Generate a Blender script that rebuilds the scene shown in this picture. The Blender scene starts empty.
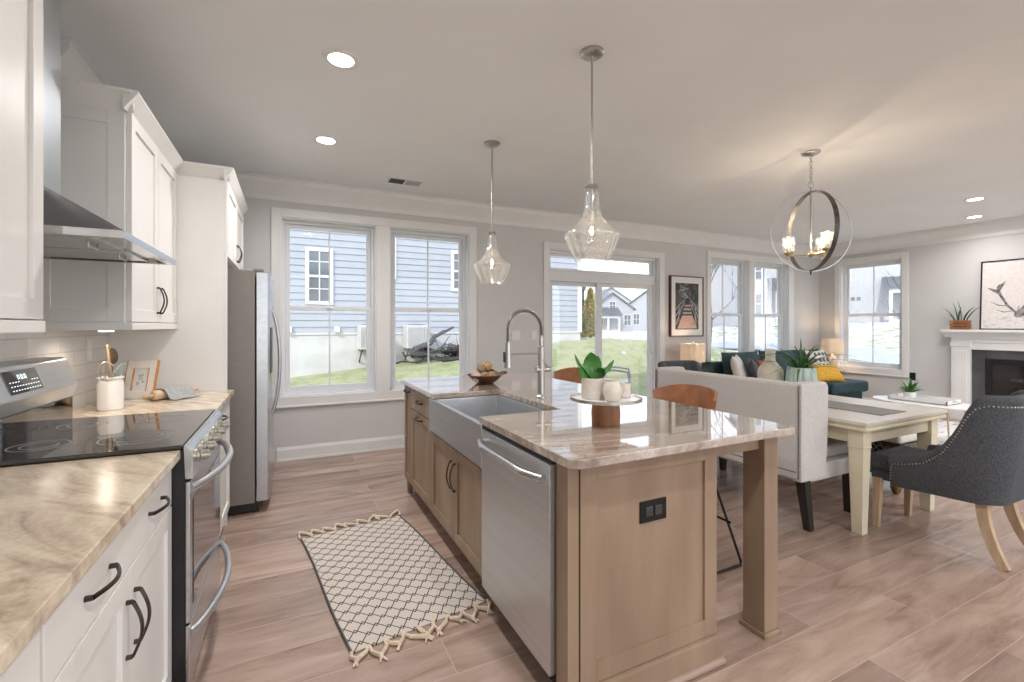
import bpy, bmesh, math, random
from mathutils import Vector, Matrix, Euler
random.seed(7)
C = bpy.context.scene.collection
PI = math.pi

# ------------------------------------------------------------------ camera, world, sun, exposure
SC = bpy.context.scene
cam_d = bpy.data.cameras.new('camera'); cam = bpy.data.objects.new('camera', cam_d); C.objects.link(cam)
cam.location = (0, 0, 1.33); cam.rotation_euler = (PI / 2, 0, -math.radians(25.93))
cam_d.sensor_width = 36; cam_d.lens = 456.1 / 1024 * 36
cam_d.shift_y = -(341 - 325.9) / 1024
cam_d.clip_start = 0.02; cam_d.clip_end = 400
SC.camera = cam

SC.view_settings.view_transform = 'Standard'; SC.view_settings.look = 'None'
SC.view_settings.gamma = 1; SC.view_settings.use_curve_mapping = False
SC.view_settings.exposure = 0.78

world = bpy.data.worlds.new('sky'); SC.world = world; world.use_nodes = True
wn = world.node_tree.nodes; wl = world.node_tree.links
bg = wn['Background']; bg.inputs['Strength'].default_value = 1.55
tc = wn.new('ShaderNodeTexCoord'); sp = wn.new('ShaderNodeSeparateXYZ'); cr = wn.new('ShaderNodeValToRGB')
wl.new(tc.outputs['Generated'], sp.inputs[0]); wl.new(sp.outputs['Z'], cr.inputs['Fac']); wl.new(cr.outputs['Color'], bg.inputs['Color'])
cr.color_ramp.elements[0].color = (0.84, 0.86, 0.90, 1); cr.color_ramp.elements[0].position = 0.0
cr.color_ramp.elements[1].color = (0.58, 0.70, 0.92, 1); cr.color_ramp.elements[1].position = 0.75

sun_d = bpy.data.lights.new('sun', 'SUN'); sun = bpy.data.objects.new('sun', sun_d); C.objects.link(sun)
sun_d.energy = 1.45; sun_d.angle = math.radians(1.0); sun_d.color = (1.0, 0.95, 0.88)
sun.rotation_euler = Vector((0.60, 0.50, -0.62)).to_track_quat('-Z', 'Y').to_euler()
sun.location = (-4, -6, 9)

CEIL = 2.76; YB = 5.02; XR = 8.65; XL = -1.06; YF = -3.6

def area_lamp(name, loc, power, radius, color, spread=160):
    d = bpy.data.lights.new(name, 'AREA'); d.shape = 'DISK'; d.size = radius * 2; d.energy = power; d.color = color
    d.spread = math.radians(spread)
    o = bpy.data.objects.new(name, d); C.objects.link(o); o.location = loc
    return o
def point_lamp(name, loc, power, radius, color):
    d = bpy.data.lights.new(name, 'POINT'); d.energy = power; d.shadow_soft_size = radius; d.color = color
    o = bpy.data.objects.new(name, d); C.objects.link(o); o.location = loc
    return o
CAN_SPOTS = [(0.245, 2.6), (0.247, 3.78), (6.94, 2.34), (8.05, 2.72)]
UNSEEN_FILL = [(0.9, 0.4), (1.5, -1.2), (3.4, -1.2), (5.4, -1.2), (7.2, -1.2), (5.6, 0.4), (7.4, 0.6)]  # unseen ceiling lamps, added to brighten the room
CAN_POWER = 13
for i, (x, y) in enumerate(CAN_SPOTS + UNSEEN_FILL):
    area_lamp('downlight_and_fill', (x, y, CEIL - 0.012), CAN_POWER * (0.8 if x < 0.3 else 0.45 if x > 8 else 1.0), 0.06, (1.0, 0.97, 0.95))

# ------------------------------------------------------------------ materials
MATS = {}
def nodes(m):
    return m.node_tree.nodes, m.node_tree.links
def mat(name, col, rough=0.5, metal=0.0, var=0.06, scale=12.0, stretch=(1, 1, 1), bump=0.0, coat=0.0, spec=0.5, col2=None, detail=4.0, lo=0.35, hi=0.65):
    if name in MATS: return MATS[name]
    m = bpy.data.materials.new(name); m.use_nodes = True
    n, l = nodes(m); b = n['Principled BSDF']
    tcn = n.new('ShaderNodeTexCoord'); mp = n.new('ShaderNodeMapping'); nz = n.new('ShaderNodeTexNoise'); rp = n.new('ShaderNodeValToRGB')
    mp.inputs['Scale'].default_value = stretch
    nz.inputs['Scale'].default_value = scale; nz.inputs['Detail'].default_value = detail
    l.new(tcn.outputs['Object'], mp.inputs['Vector']); l.new(mp.outputs['Vector'], nz.inputs['Vector']); l.new(nz.outputs['Fac'], rp.inputs['Fac'])
    c1 = col2 if col2 else tuple(min(1, c * (1 + var)) for c in col)
    c0 = col if col2 else tuple(c * (1 - var) for c in col)
    rp.color_ramp.elements[0].position = lo; rp.color_ramp.elements[1].position = hi
    rp.color_ramp.elements[0].color = (*c0, 1); rp.color_ramp.elements[1].color = (*c1, 1)
    l.new(rp.outputs['Color'], b.inputs['Base Color'])
    b.inputs['Roughness'].default_value = rough; b.inputs['Metallic'].default_value = metal
    b.inputs['Coat Weight'].default_value = coat; b.inputs['Specular IOR Level'].default_value = spec
    if bump:
        bp = n.new('ShaderNodeBump'); bp.inputs['Strength'].default_value = bump; bp.inputs['Distance'].default_value = 0.004
        l.new(nz.outputs['Fac'], bp.inputs['Height']); l.new(bp.outputs['Normal'], b.inputs['Normal'])
    MATS[name] = m
    return m
def emit_mat(name, col, strength):
    m = bpy.data.materials.new(name); m.use_nodes = True
    n, l = nodes(m); b = n['Principled BSDF']
    b.inputs['Base Color'].default_value = (*col, 1); b.inputs['Emission Color'].default_value = (*col, 1); b.inputs['Emission Strength'].default_value = strength
    MATS[name] = m
    return m
def glass_mat(name, tint=(1, 1, 1), base=0.04, edge=0.5, rough=0.0, seeds=0.0, mid=0.5, white=0.0):
    """thin clear glass: mostly see-through, mirror-like towards grazing angles"""
    m = bpy.data.materials.new(name); m.use_nodes = True
    n, l = nodes(m); n.remove(n['Principled BSDF']); out = n['Material Output']
    tr = n.new('ShaderNodeBsdfTransparent'); gl = n.new('ShaderNodeBsdfGlossy'); mx = n.new('ShaderNodeMixShader')
    lw = n.new('ShaderNodeLayerWeight'); mr = n.new('ShaderNodeMapRange')
    lw.inputs['Blend'].default_value = mid
    mr.inputs['To Min'].default_value = base; mr.inputs['To Max'].default_value = edge
    l.new(lw.outputs['Facing'], mr.inputs['Value'])
    tr.inputs['Color'].default_value = (*tint, 1); gl.inputs['Roughness'].default_value = rough
    l.new(mr.outputs['Result'], mx.inputs['Fac']); l.new(tr.outputs[0], mx.inputs[1]); l.new(gl.outputs[0], mx.inputs[2]); last = mx.outputs[0]
    if seeds:
        tcn = n.new('ShaderNodeTexCoord'); vo = n.new('ShaderNodeTexVoronoi'); rp = n.new('ShaderNodeValToRGB'); df = n.new('ShaderNodeBsdfTranslucent'); dd = n.new('ShaderNodeBsdfDiffuse'); m3 = n.new('ShaderNodeMixShader'); m2 = n.new('ShaderNodeMixShader')
        vo.inputs['Scale'].default_value = 120; rp.color_ramp.elements[0].color = (seeds, seeds, seeds, 1); rp.color_ramp.elements[1].color = (white, white, white, 1)
        rp.color_ramp.elements[0].position = 0.16; rp.color_ramp.elements[1].position = 0.42
        df.inputs['Color'].default_value = (0.9, 0.92, 0.93, 1); dd.inputs['Color'].default_value = (0.9, 0.92, 0.93, 1)
        l.new(tcn.outputs['Object'], vo.inputs['Vector']); l.new(vo.outputs['Distance'], rp.inputs['Fac']); l.new(df.outputs[0], m3.inputs[1]); l.new(dd.outputs[0], m3.inputs[2]); m3.inputs['Fac'].default_value = 0.5
        l.new(rp.outputs['Color'], m2.inputs['Fac']); l.new(last, m2.inputs[1]); l.new(m3.outputs[0], m2.inputs[2]); last = m2.outputs[0]
    l.new(last, out.inputs['Surface'])
    MATS[name] = m
    return m

wall_m = mat('wall_paint', (0.62, 0.61, 0.605), 0.85, var=0.015, scale=3)
ceil_m = mat('ceiling_paint', (0.82, 0.83, 0.845), 0.9, var=0.015, scale=2)
trim_m = mat('white_trim_paint', (0.76, 0.75, 0.74), 0.45, var=0.015, scale=4)
vinyl_m = mat('white_vinyl', (0.74, 0.75, 0.77), 0.35, var=0.015, scale=6)
cab_m = mat('white_cabinet_paint', (0.77, 0.755, 0.735), 0.38, var=0.015, scale=5)
bronze_m = mat('dark_bronze', (0.075, 0.065, 0.06), 0.35, 0.9, var=0.2, scale=30)
nickel_m = mat('brushed_nickel', (0.52, 0.50, 0.47), 0.28, 1.0, var=0.06, scale=60, stretch=(1, 1, 0.05))
steel_m = mat('stainless_steel', (0.56, 0.57, 0.58), 0.27, 1.0, var=0.05, scale=40, stretch=(1, 0.03, 1))
steel_soft_m = mat('stainless_steel_satin', (0.60, 0.61, 0.63), 0.36, 0.9, var=0.04, scale=40, stretch=(1, 0.03, 1))
fridge_side_m = mat('taupe_grey_enamel', (0.25, 0.225, 0.205), 0.45, 0.2, var=0.04, scale=20)
black_m = mat('black_enamel', (0.012, 0.012, 0.013), 0.3, var=0.2, scale=20)
blackglass_m = mat('black_glass', (0.010, 0.009, 0.009), 0.05, var=0.2, scale=5, coat=0.5, spec=0.8)
darkwood_m = mat('espresso_wood', (0.018, 0.015, 0.014), 0.4, var=0.3, scale=20, stretch=(1, 1, 0.1))
greige_m = mat('grey_brown_stained_maple', (0.25, 0.168, 0.11), 0.42, scale=3.2, stretch=(2.2, 2.2, 0.55), col2=(0.345, 0.245, 0.168), detail=6, lo=0.3, hi=0.7)
lightoak_m = mat('weathered_oak', (0.42, 0.29, 0.18), 0.5, scale=9, stretch=(3, 3, 0.5), col2=(0.55, 0.40, 0.26))
cream_m = mat('cream_painted_wood', (0.70, 0.63, 0.47), 0.45, var=0.05, scale=6)
cream_top_m = mat('whitewashed_table_top', (0.66, 0.62, 0.56), 0.3, var=0.08, scale=7, stretch=(6, 0.6, 1))
linen_m = mat('oatmeal_linen', (0.60, 0.575, 0.555), 0.9, var=0.08, scale=120, bump=0.2)
seam_m = mat('grey_seam_welt', (0.16, 0.145, 0.135), 0.8, var=0.2, scale=60)
char_m = mat('charcoal_tweed', (0.036, 0.040, 0.047), 0.85, scale=200, col2=(0.095, 0.10, 0.112), bump=0.3, stretch=(1, 1, 0.5))
teal_m = mat('deep_teal_velvet', (0.010, 0.034, 0.043), 0.7, scale=6, col2=(0.018, 0.055, 0.066))
leather_m = mat('cognac_leather', (0.27, 0.105, 0.045), 0.42, scale=14, col2=(0.37, 0.155, 0.07), bump=0.1)
wire_m = mat('black_steel_wire', (0.012, 0.012, 0.012), 0.4, 0.6, var=0.2)
white_cer_m = mat('white_glazed_ceramic', (0.78, 0.77, 0.75), 0.18, var=0.02, coat=0.4)
cream_cer_m = mat('cream_crackle_ceramic', (0.66, 0.60, 0.50), 0.28, var=0.06, scale=30, coat=0.3)
putty_m = mat('putty_stoneware', (0.62, 0.56, 0.50), 0.6, var=0.06, scale=40)
mint_m = mat('pale_mint_ceramic', (0.50, 0.62, 0.57), 0.3, var=0.06, scale=8, coat=0.3)
leaf_m = mat('glossy_green_leaf', (0.03, 0.14, 0.02), 0.35, scale=16, col2=(0.075, 0.25, 0.05))
grassleaf_m = mat('spiky_green_leaf', (0.022, 0.085, 0.018), 0.45, scale=20, col2=(0.07, 0.20, 0.05))
snake_m = mat('snake_plant_leaf', (0.018, 0.06, 0.03), 0.45, scale=30, col2=(0.07, 0.14, 0.07), stretch=(1, 1, 3))
soil_m = mat('potting_soil', (0.035, 0.025, 0.018), 0.95, var=0.4, scale=60)
walnut_m = mat('walnut_wood', (0.20, 0.075, 0.030), 0.42, scale=7, stretch=(3, 3, 0.4), col2=(0.36, 0.16, 0.07))
bowlwood_m = mat('dark_acacia_wood', (0.055, 0.020, 0.010), 0.35, scale=9, stretch=(1, 3, 4), col2=(0.13, 0.05, 0.02))
pinkwood_m = mat('pale_birch_wood', (0.55, 0.38, 0.25), 0.5, scale=8, stretch=(0.6, 3, 3), col2=(0.66, 0.48, 0.33))
greyslate_m = mat('dark_grey_slate', (0.075, 0.075, 0.08), 0.35, var=0.25, scale=5)
marble_m = mat('white_marble', (0.75, 0.74, 0.74), 0.2, scale=4, col2=(0.84, 0.83, 0.83), detail=8)
gold_m = mat('pale_brass', (0.60, 0.50, 0.34), 0.3, 1.0, var=0.08)
antique_m = mat('antique_brass', (0.30, 0.20, 0.10), 0.35, 1.0, var=0.2)
greyiron_m = mat('weathered_grey_iron', (0.10, 0.095, 0.09), 0.4, 0.85, var=0.25, scale=25)
mustard_m = mat('mustard_velvet', (0.60, 0.33, 0.035), 0.8, var=0.1, scale=30)
rust_m = mat('rust_cotton', (0.28, 0.08, 0.04), 0.85, var=0.1, scale=30)
offwhite_m = mat('off_white_cotton', (0.68, 0.65, 0.62), 0.9, var=0.06, scale=60, bump=0.15)
greycotton_m = mat('slate_grey_cotton', (0.095, 0.095, 0.11), 0.9, var=0.15, scale=60)
runner_m = mat('grey_striped_runner', (0.20, 0.19, 0.19), 0.9, scale=40, stretch=(4, 0.15, 1), col2=(0.33, 0.32, 0.32))
towel_m = mat('grey_tea_towel', (0.33, 0.34, 0.34), 0.9, var=0.1, scale=60, bump=0.2)
bone_m = mat('bone_inlay', (0.84, 0.80, 0.75), 0.35, scale=9, col2=(0.76, 0.69, 0.62), stretch=(1, 1, 1))
orange_m = mat('orange_wood_edge', (0.50, 0.21, 0.06), 0.5, var=0.15, scale=20)
paper_m = mat('white_paper', (0.75, 0.74, 0.73), 0.9, var=0.02, scale=20)
spoon_m = mat('dark_olive_wood', (0.11, 0.07, 0.035), 0.5, var=0.3, scale=20)
silicone_m = mat('grey_silicone', (0.34, 0.40, 0.40), 0.6, var=0.04)
ball_m = [mat('tan_woven_vine', (0.26, 0.17, 0.10), 0.8, scale=70, col2=(0.50, 0.38, 0.26)), mat('pale_pink_vine', (0.58, 0.46, 0.38), 0.8, scale=70, col2=(0.70, 0.60, 0.50)),
          mat('dark_seed_pod', (0.05, 0.03, 0.02), 0.7, scale=60, col2=(0.16, 0.10, 0.06)), mat('amber_vine', (0.40, 0.21, 0.07), 0.75, scale=70, col2=(0.58, 0.36, 0.16)), mat('olive_moss_ball', (0.16, 0.16, 0.06), 0.9, scale=60, col2=(0.30, 0.30, 0.13))]
cord_m = mat('natural_cotton_cord', (0.66, 0.55, 0.42), 0.95, var=0.12, scale=80)
knob_m = mat('nickel_knob', (0.55, 0.53, 0.47), 0.28, 1.0, var=0.05)
pane_m = glass_mat('window_glass', base=0.015, edge=0.35)
shade_glass_m = glass_mat('seeded_glass', tint=(0.985, 0.99, 0.99), base=0.10, edge=0.85, rough=0.08, seeds=0.34, mid=0.45, white=0.025)
cyl_glass_m = glass_mat('clear_cylinder_glass', base=0.06, edge=0.7, rough=0.04, mid=0.4, seeds=0.08, white=0.01)
bulb_glass_m = glass_mat('bulb_glass', base=0.05, edge=0.5)
filament_m = emit_mat('glowing_filament', (1.0, 0.72, 0.40), 14)
lens_m = emit_mat('lamp_lens', (1.0, 0.96, 0.90), 6)
display_m = emit_mat('display_digits', (0.75, 0.85, 0.9), 0.8)

def shade_mat():
    m = bpy.data.materials.new('linen_lampshade'); m.use_nodes = True
    n, l = nodes(m); n.remove(n['Principled BSDF']); out = n['Material Output']
    d = n.new('ShaderNodeBsdfDiffuse'); t = n.new('ShaderNodeBsdfTranslucent'); mx = n.new('ShaderNodeMixShader')
    nz = n.new('ShaderNodeTexNoise'); nz.inputs['Scale'].default_value = 150; rp = n.new('ShaderNodeValToRGB')
    rp.color_ramp.elements[0].color = (0.66, 0.60, 0.52, 1); rp.color_ramp.elements[1].color = (0.80, 0.75, 0.67, 1)
    l.new(nz.outputs['Fac'], rp.inputs['Fac']); l.new(rp.outputs['Color'], d.inputs['Color']); l.new(rp.outputs['Color'], t.inputs['Color'])
    mx.inputs['Fac'].default_value = 0.30; l.new(d.outputs[0], mx.inputs[1]); l.new(t.outputs[0], mx.inputs[2]); l.new(mx.outputs[0], out.inputs['Surface'])
    return m
lampshade_m = shade_mat()

def floor_mat():
    m = bpy.data.materials.new('plank_floor'); m.use_nodes = True
    n, l = nodes(m); b = n['Principled BSDF']
    t = n.new('ShaderNodeTexCoord'); br = n.new('ShaderNodeTexBrick'); mp = n.new('ShaderNodeMapping')
    l.new(t.outputs['Object'], mp.inputs['Vector']); l.new(mp.outputs['Vector'], br.inputs['Vector'])
    mp.inputs['Location'].default_value = (0.37, 0.06, 0)
    br.inputs['Scale'].default_value = 1; br.inputs['Brick Width'].default_value = 1.5; br.inputs['Row Height'].default_value = 0.215
    br.inputs['Mortar Size'].default_value = 0.0016; br.inputs['Mortar Smooth'].default_value = 0.2; br.inputs['Bias'].default_value = 0
    br.offset = 0.37; br.inputs['Color1'].default_value = (0, 0, 0, 1); br.inputs['Color2'].default_value = (1, 1, 1, 1); br.inputs['Mortar'].default_value = (0.5, 0.5, 0.5, 1)
    # grain: noise stretched along the plank, shifted per plank
    m2 = n.new('ShaderNodeMapping'); m2.inputs['Scale'].default_value = (1.5, 8, 1)
    sh = n.new('ShaderNodeVectorMath'); sh.operation = 'ADD'; sc = n.new('ShaderNodeVectorMath'); sc.operation = 'SCALE'; sc.inputs['Scale'].default_value = 7.3
    l.new(br.outputs['Color'], sc.inputs[0]); l.new(t.outputs['Object'], m2.inputs['Vector']); l.new(m2.outputs['Vector'], sh.inputs[0]); l.new(sc.outputs['Vector'], sh.inputs[1])
    nz = n.new('ShaderNodeTexNoise'); nz.inputs['Scale'].default_value = 1.4; nz.inputs['Detail'].default_value = 10; nz.inputs['Roughness'].default_value = 0.62; nz.inputs['Distortion'].default_value = 0.7
    l.new(sh.outputs['Vector'], nz.inputs['Vector'])
    rp = n.new('ShaderNodeValToRGB'); e = rp.color_ramp.elements
    e[0].position = 0.28; e[0].color = (0.245, 0.16, 0.122, 1); e[1].position = 0.72; e[1].color = (0.50, 0.375, 0.31, 1)
    k = e.new(0.46); k.color = (0.375, 0.265, 0.212, 1)
    l.new(nz.outputs['Fac'], rp.inputs['Fac'])
    hs = n.new('ShaderNodeHueSaturation'); mr = n.new('ShaderNodeMapRange'); mr.inputs['To Min'].default_value = 0.80; mr.inputs['To Max'].default_value = 1.16
    sv = n.new('ShaderNodeSeparateColor'); l.new(br.outputs['Color'], sv.inputs[0]); l.new(sv.outputs[0], mr.inputs['Value']); l.new(mr.outputs['Result'], hs.inputs['Value']); l.new(rp.outputs['Color'], hs.inputs['Color'])
    mx = n.new('ShaderNodeMix'); mx.data_type = 'RGBA'; l.new(br.outputs['Fac'], mx.inputs['Factor']); l.new(hs.outputs['Color'], mx.inputs[6]); mx.inputs[7].default_value = (0.50, 0.41, 0.36, 1)
    l.new(mx.outputs[2], b.inputs['Base Color']); b.inputs['Roughness'].default_value = 0.27
    bp = n.new('ShaderNodeBump'); bp.inputs['Strength'].default_value = 0.08; bp.inputs['Distance'].default_value = 0.003; l.new(nz.outputs['Fac'], bp.inputs['Height']); l.new(bp.outputs['Normal'], b.inputs['Normal'])
    return m
floor_m = floor_mat()

def stone_mat(name, cols, rot, rough=0.07, coat=1.0):
    m = bpy.data.materials.new(name); m.use_nodes = True
    n, l = nodes(m); b = n['Principled BSDF']
    t = n.new('ShaderNodeTexCoord'); mr = n.new('ShaderNodeMapping'); mr.inputs['Rotation'].default_value = (0, 0, rot)
    mp = n.new('ShaderNodeMapping'); mp.inputs['Scale'].default_value = (1.1, 6.0, 4.0)
    l.new(t.outputs['Object'], mr.inputs['Vector']); l.new(mr.outputs['Vector'], mp.inputs['Vector'])
    a = n.new('ShaderNodeTexNoise'); a.inputs['Scale'].default_value = 1.7; a.inputs['Detail'].default_value = 9; a.inputs['Distortion'].default_value = 1.6; a.inputs['Roughness'].default_value = 0.62
    l.new(mp.outputs['Vector'], a.inputs['Vector'])
    rp = n.new('ShaderNodeValToRGB'); e = rp.color_ramp.elements
    e[0].position = 0.30; e[0].color = (*cols[0], 1); e[1].position = 0.74; e[1].color = (*cols[3], 1)
    k = e.new(0.41); k.color = (*cols[1], 1); k = e.new(0.55); k.color = (*cols[2], 1)
    l.new(a.outputs['Fac'], rp.inputs['Fac'])
    f = n.new('ShaderNodeTexNoise'); f.inputs['Scale'].default_value = 60; f.inputs['Detail'].default_value = 3; l.new(t.outputs['Object'], f.inputs['Vector'])
    mx = n.new('ShaderNodeMix'); mx.data_type = 'RGBA'; mx.blend_type = 'OVERLAY'; mx.inputs['Factor'].default_value = 0.35
    l.new(rp.outputs['Color'], mx.inputs[6]); l.new(f.outputs['Fac'], mx.inputs[7])
    l.new(mx.outputs[2], b.inputs['Base Color']); b.inputs['Roughness'].default_value = rough; b.inputs['Specular IOR Level'].default_value = 0.9; b.inputs['Coat Weight'].default_value = coat; b.inputs['Coat Roughness'].default_value = 0.015 if coat > 0.5 else 0.2; b.inputs['Coat IOR'].default_value = 1.65
    MATS[name] = m
    return m
granite_m = stone_mat('fantasy_brown_granite', [(0.12, 0.075, 0.05), (0.31, 0.235, 0.18), (0.45, 0.375, 0.315), (0.60, 0.55, 0.49)], 0.25)
counter_m = stone_mat('beige_veined_granite', [(0.17, 0.125, 0.095), (0.50, 0.40, 0.30), (0.68, 0.57, 0.43), (0.78, 0.71, 0.61)], 0.9, 0.2, 0.2)

def tile_mat():
    m = bpy.data.materials.new('white_subway_tile'); m.use_nodes = True
    n, l = nodes(m); b = n['Principled BSDF']
    t = n.new('ShaderNodeTexCoord'); mp = n.new('ShaderNodeMapping'); mp.inputs['Rotation'].default_value = (PI / 2, 0, PI / 2)
    sx = n.new('ShaderNodeSeparateXYZ'); cx = n.new('ShaderNodeCombineXYZ'); l.new(t.outputs['Object'], sx.inputs[0]); l.new(sx.outputs['Y'], cx.inputs['X']); l.new(sx.outputs['Z'], cx.inputs['Y'])
    br = n.new('ShaderNodeTexBrick'); l.new(cx.outputs[0], br.inputs['Vector']); br.inputs['Scale'].default_value = 1
    br.inputs['Brick Width'].default_value = 0.305; br.inputs['Row Height'].default_value = 0.0755; br.inputs['Mortar Size'].default_value = 0.003; br.inputs['Mortar Smooth'].default_value = 0.4
    br.inputs['Color1'].default_value = (0.72, 0.71, 0.70, 1); br.inputs['Color2'].default_value = (0.66, 0.65, 0.65, 1); br.inputs['Mortar'].default_value = (0.55, 0.53, 0.51, 1)
    l.new(br.outputs['Color'], b.inputs['Base Color']); b.inputs['Roughness'].default_value = 0.16
    nz = n.new('ShaderNodeTexNoise'); nz.inputs['Scale'].default_value = 9; l.new(t.outputs['Object'], nz.inputs['Vector'])
    mth = n.new('ShaderNodeMath'); mth.operation = 'MULTIPLY_ADD'; l.new(br.outputs['Fac'], mth.inputs[0]); mth.inputs[1].default_value = -1.0; l.new(nz.outputs['Fac'], mth.inputs[2])
    bp = n.new('ShaderNodeBump'); bp.inputs['Strength'].default_value = 0.4; bp.inputs['Distance'].default_value = 0.003; l.new(mth.outputs[0], bp.inputs['Height']); l.new(bp.outputs['Normal'], b.inputs['Normal'])
    return m
tile_m = tile_mat()

def mathn(n, l, op, a, b=None, c=None):
    k = n.new('ShaderNodeMath'); k.operation = op
    for i, v in enumerate((a, b, c)):
        if v is None: continue
        if isinstance(v, (int, float)): k.inputs[i].default_value = v
        else: l.new(v, k.inputs[i])
    return k.outputs[0]
def rug_mat():
    """cream weave with a dark trellis of linked diamonds, in the rug's own coordinates"""
    m = bpy.data.materials.new('trellis_cotton_weave'); m.use_nodes = True
    n, l = nodes(m); b = n['Principled BSDF']; t = n.new('ShaderNodeTexCoord'); s = n.new('ShaderNodeSeparateXYZ'); l.new(t.outputs['Object'], s.inputs[0])
    # rows of zigzags whose peaks overlap, leaving a small linked diamond at every crossing
    PX, A_, R_ = 0.090, 0.0315, 0.041
    tri = mathn(n, l, 'SUBTRACT', mathn(n, l, 'MULTIPLY', mathn(n, l, 'ABSOLUTE', mathn(n, l, 'SUBTRACT', mathn(n, l, 'FRACT', mathn(n, l, 'ADD', mathn(n, l, 'DIVIDE', s.outputs['X'], PX), 50.0)), 0.5)), 4.0), 1.0)
    off = mathn(n, l, 'MULTIPLY', tri, A_)
    def row(v, ph):
        f = mathn(n, l, 'FRACT', mathn(n, l, 'ADD', mathn(n, l, 'DIVIDE', v, 2 * R_), 50.5 + ph)); d = mathn(n, l, 'ABSOLUTE', mathn(n, l, 'SUBTRACT', f, 0.5))
        return mathn(n, l, 'LESS_THAN', d, 0.052)
    fac = mathn(n, l, 'MAXIMUM', row(mathn(n, l, 'SUBTRACT', s.outputs['Y'], off), 0.0), row(mathn(n, l, 'ADD', s.outputs['Y'], off), 0.5))
    nz = n.new('ShaderNodeTexNoise'); nz.inputs['Scale'].default_value = 160; l.new(t.outputs['Object'], nz.inputs['Vector'])
    rp = n.new('ShaderNodeValToRGB'); rp.color_ramp.elements[0].color = (0.50, 0.44, 0.39, 1); rp.color_ramp.elements[1].color = (0.70, 0.64, 0.57, 1); l.new(nz.outputs['Fac'], rp.inputs['Fac'])
    mx = n.new('ShaderNodeMix'); mx.data_type = 'RGBA'; l.new(fac, mx.inputs['Factor']); l.new(rp.outputs['Color'], mx.inputs[6]); mx.inputs[7].default_value = (0.055, 0.045, 0.042, 1)
    l.new(mx.outputs[2], b.inputs['Base Color']); b.inputs['Roughness'].default_value = 0.95
    bp = n.new('ShaderNodeBump'); bp.inputs['Strength'].default_value = 0.5; bp.inputs['Distance'].default_value = 0.003; l.new(nz.outputs['Fac'], bp.inputs['Height']); l.new(bp.outputs['Normal'], b.inputs['Normal'])
    return m
rug_m = rug_mat()
livrug_m = mat('white_rug_with_dark_strokes', (0.20, 0.19, 0.20), 0.95, scale=3.4, stretch=(1, 5, 1), col2=(0.74, 0.73, 0.73), detail=5, lo=0.36, hi=0.43)
lattice_m = mat('lattice_pattern', (0.03, 0.03, 0.032), 0.6, var=0.1)

def brick_mat(name, c1, c2, cm, w, h, ms, rough=0.6, axis='XZ', offset=0.5):
    m = bpy.data.materials.new(name); m.use_nodes = True
    n, l = nodes(m); b = n['Principled BSDF']; t = n.new('ShaderNodeTexCoord'); s = n.new('ShaderNodeSeparateXYZ'); c = n.new('ShaderNodeCombineXYZ')
    l.new(t.outputs['Object'], s.inputs[0]); l.new(s.outputs[axis[0]], c.inputs['X']); l.new(s.outputs[axis[1]], c.inputs['Y'])
    br = n.new('ShaderNodeTexBrick'); br.offset = offset; l.new(c.outputs[0], br.inputs['Vector']); br.inputs['Scale'].default_value = 1; br.inputs['Brick Width'].default_value = w; br.inputs['Row Height'].default_value = h
    br.inputs['Mortar Size'].default_value = ms; br.inputs['Color1'].default_value = (*c1, 1); br.inputs['Color2'].default_value = (*c2, 1); br.inputs['Mortar'].default_value = (*cm, 1)
    l.new(br.outputs['Color'], b.inputs['Base Color']); b.inputs['Roughness'].default_value = rough
    MATS[name] = m
    return m
def wave_mat(name, c0, c1, scale, direction, rough=0.6, prof='SAW'):
    m = bpy.data.materials.new(name); m.use_nodes = True
    n, l = nodes(m); b = n['Principled BSDF']; t = n.new('ShaderNodeTexCoord'); w = n.new('ShaderNodeTexWave'); r = n.new('ShaderNodeValToRGB')
    w.bands_direction = direction; w.wave_profile = prof; w.inputs['Scale'].default_value = scale
    l.new(t.outputs['Object'], w.inputs['Vector']); l.new(w.outputs['Fac'], r.inputs['Fac']); r.color_ramp.elements[0].color = (*c0, 1); r.color_ramp.elements[1].color = (*c1, 1)
    l.new(r.outputs['Color'], b.inputs['Base Color']); b.inputs['Roughness'].default_value = rough
    MATS[name] = m
    return m
siding_m = mat('grey_blue_lap_siding', (0.43, 0.45, 0.49), 0.55, var=0.03, scale=5)
farside_m = [mat('white_clapboard', (0.50, 0.50, 0.51), 0.6, var=0.04, scale=3), mat('pale_grey_clapboard', (0.47, 0.485, 0.51), 0.6, var=0.04, scale=3), mat('mint_white_clapboard', (0.52, 0.57, 0.55), 0.6, var=0.04, scale=3)]
roof_m = mat('grey_shingle', (0.20, 0.20, 0.21), 0.85, var=0.2, scale=8)
metalroof_m = mat('standing_seam_metal', (0.16, 0.165, 0.18), 0.5, 0.3, var=0.06, scale=6)
concrete_m = mat('painted_foundation', (0.62, 0.61, 0.59), 0.9, var=0.07, scale=3)
darkglass_m = mat('reflective_dark_glass', (0.16, 0.18, 0.20), 0.1, var=0.2, scale=2, coat=0.3)
road_m = mat('wet_asphalt', (0.42, 0.44, 0.48), 0.6, var=0.08, scale=2)
bark_m = mat('grey_bark', (0.16, 0.14, 0.125), 0.9, var=0.2, scale=12)
dark_tube_m = mat('near_black_matte', (0.05, 0.048, 0.047), 0.95, var=0.25, scale=9)
yellow_m = mat('golden_conifer_foliage', (0.58, 0.44, 0.10), 0.8, scale=14, col2=(0.80, 0.68, 0.28))
shrub_m = mat('green_shrub_foliage', (0.06, 0.12, 0.03), 0.8, scale=14, col2=(0.20, 0.28, 0.07))
acunit_m = mat('beige_white_metal', (0.62, 0.61, 0.58), 0.5, 0.1, var=0.04)
patio_m = mat('grey_resin', (0.34, 0.35, 0.38), 0.45, var=0.08, scale=20)
patiow_m = mat('pale_grey_resin', (0.55, 0.57, 0.61), 0.4, var=0.06, scale=20)
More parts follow.
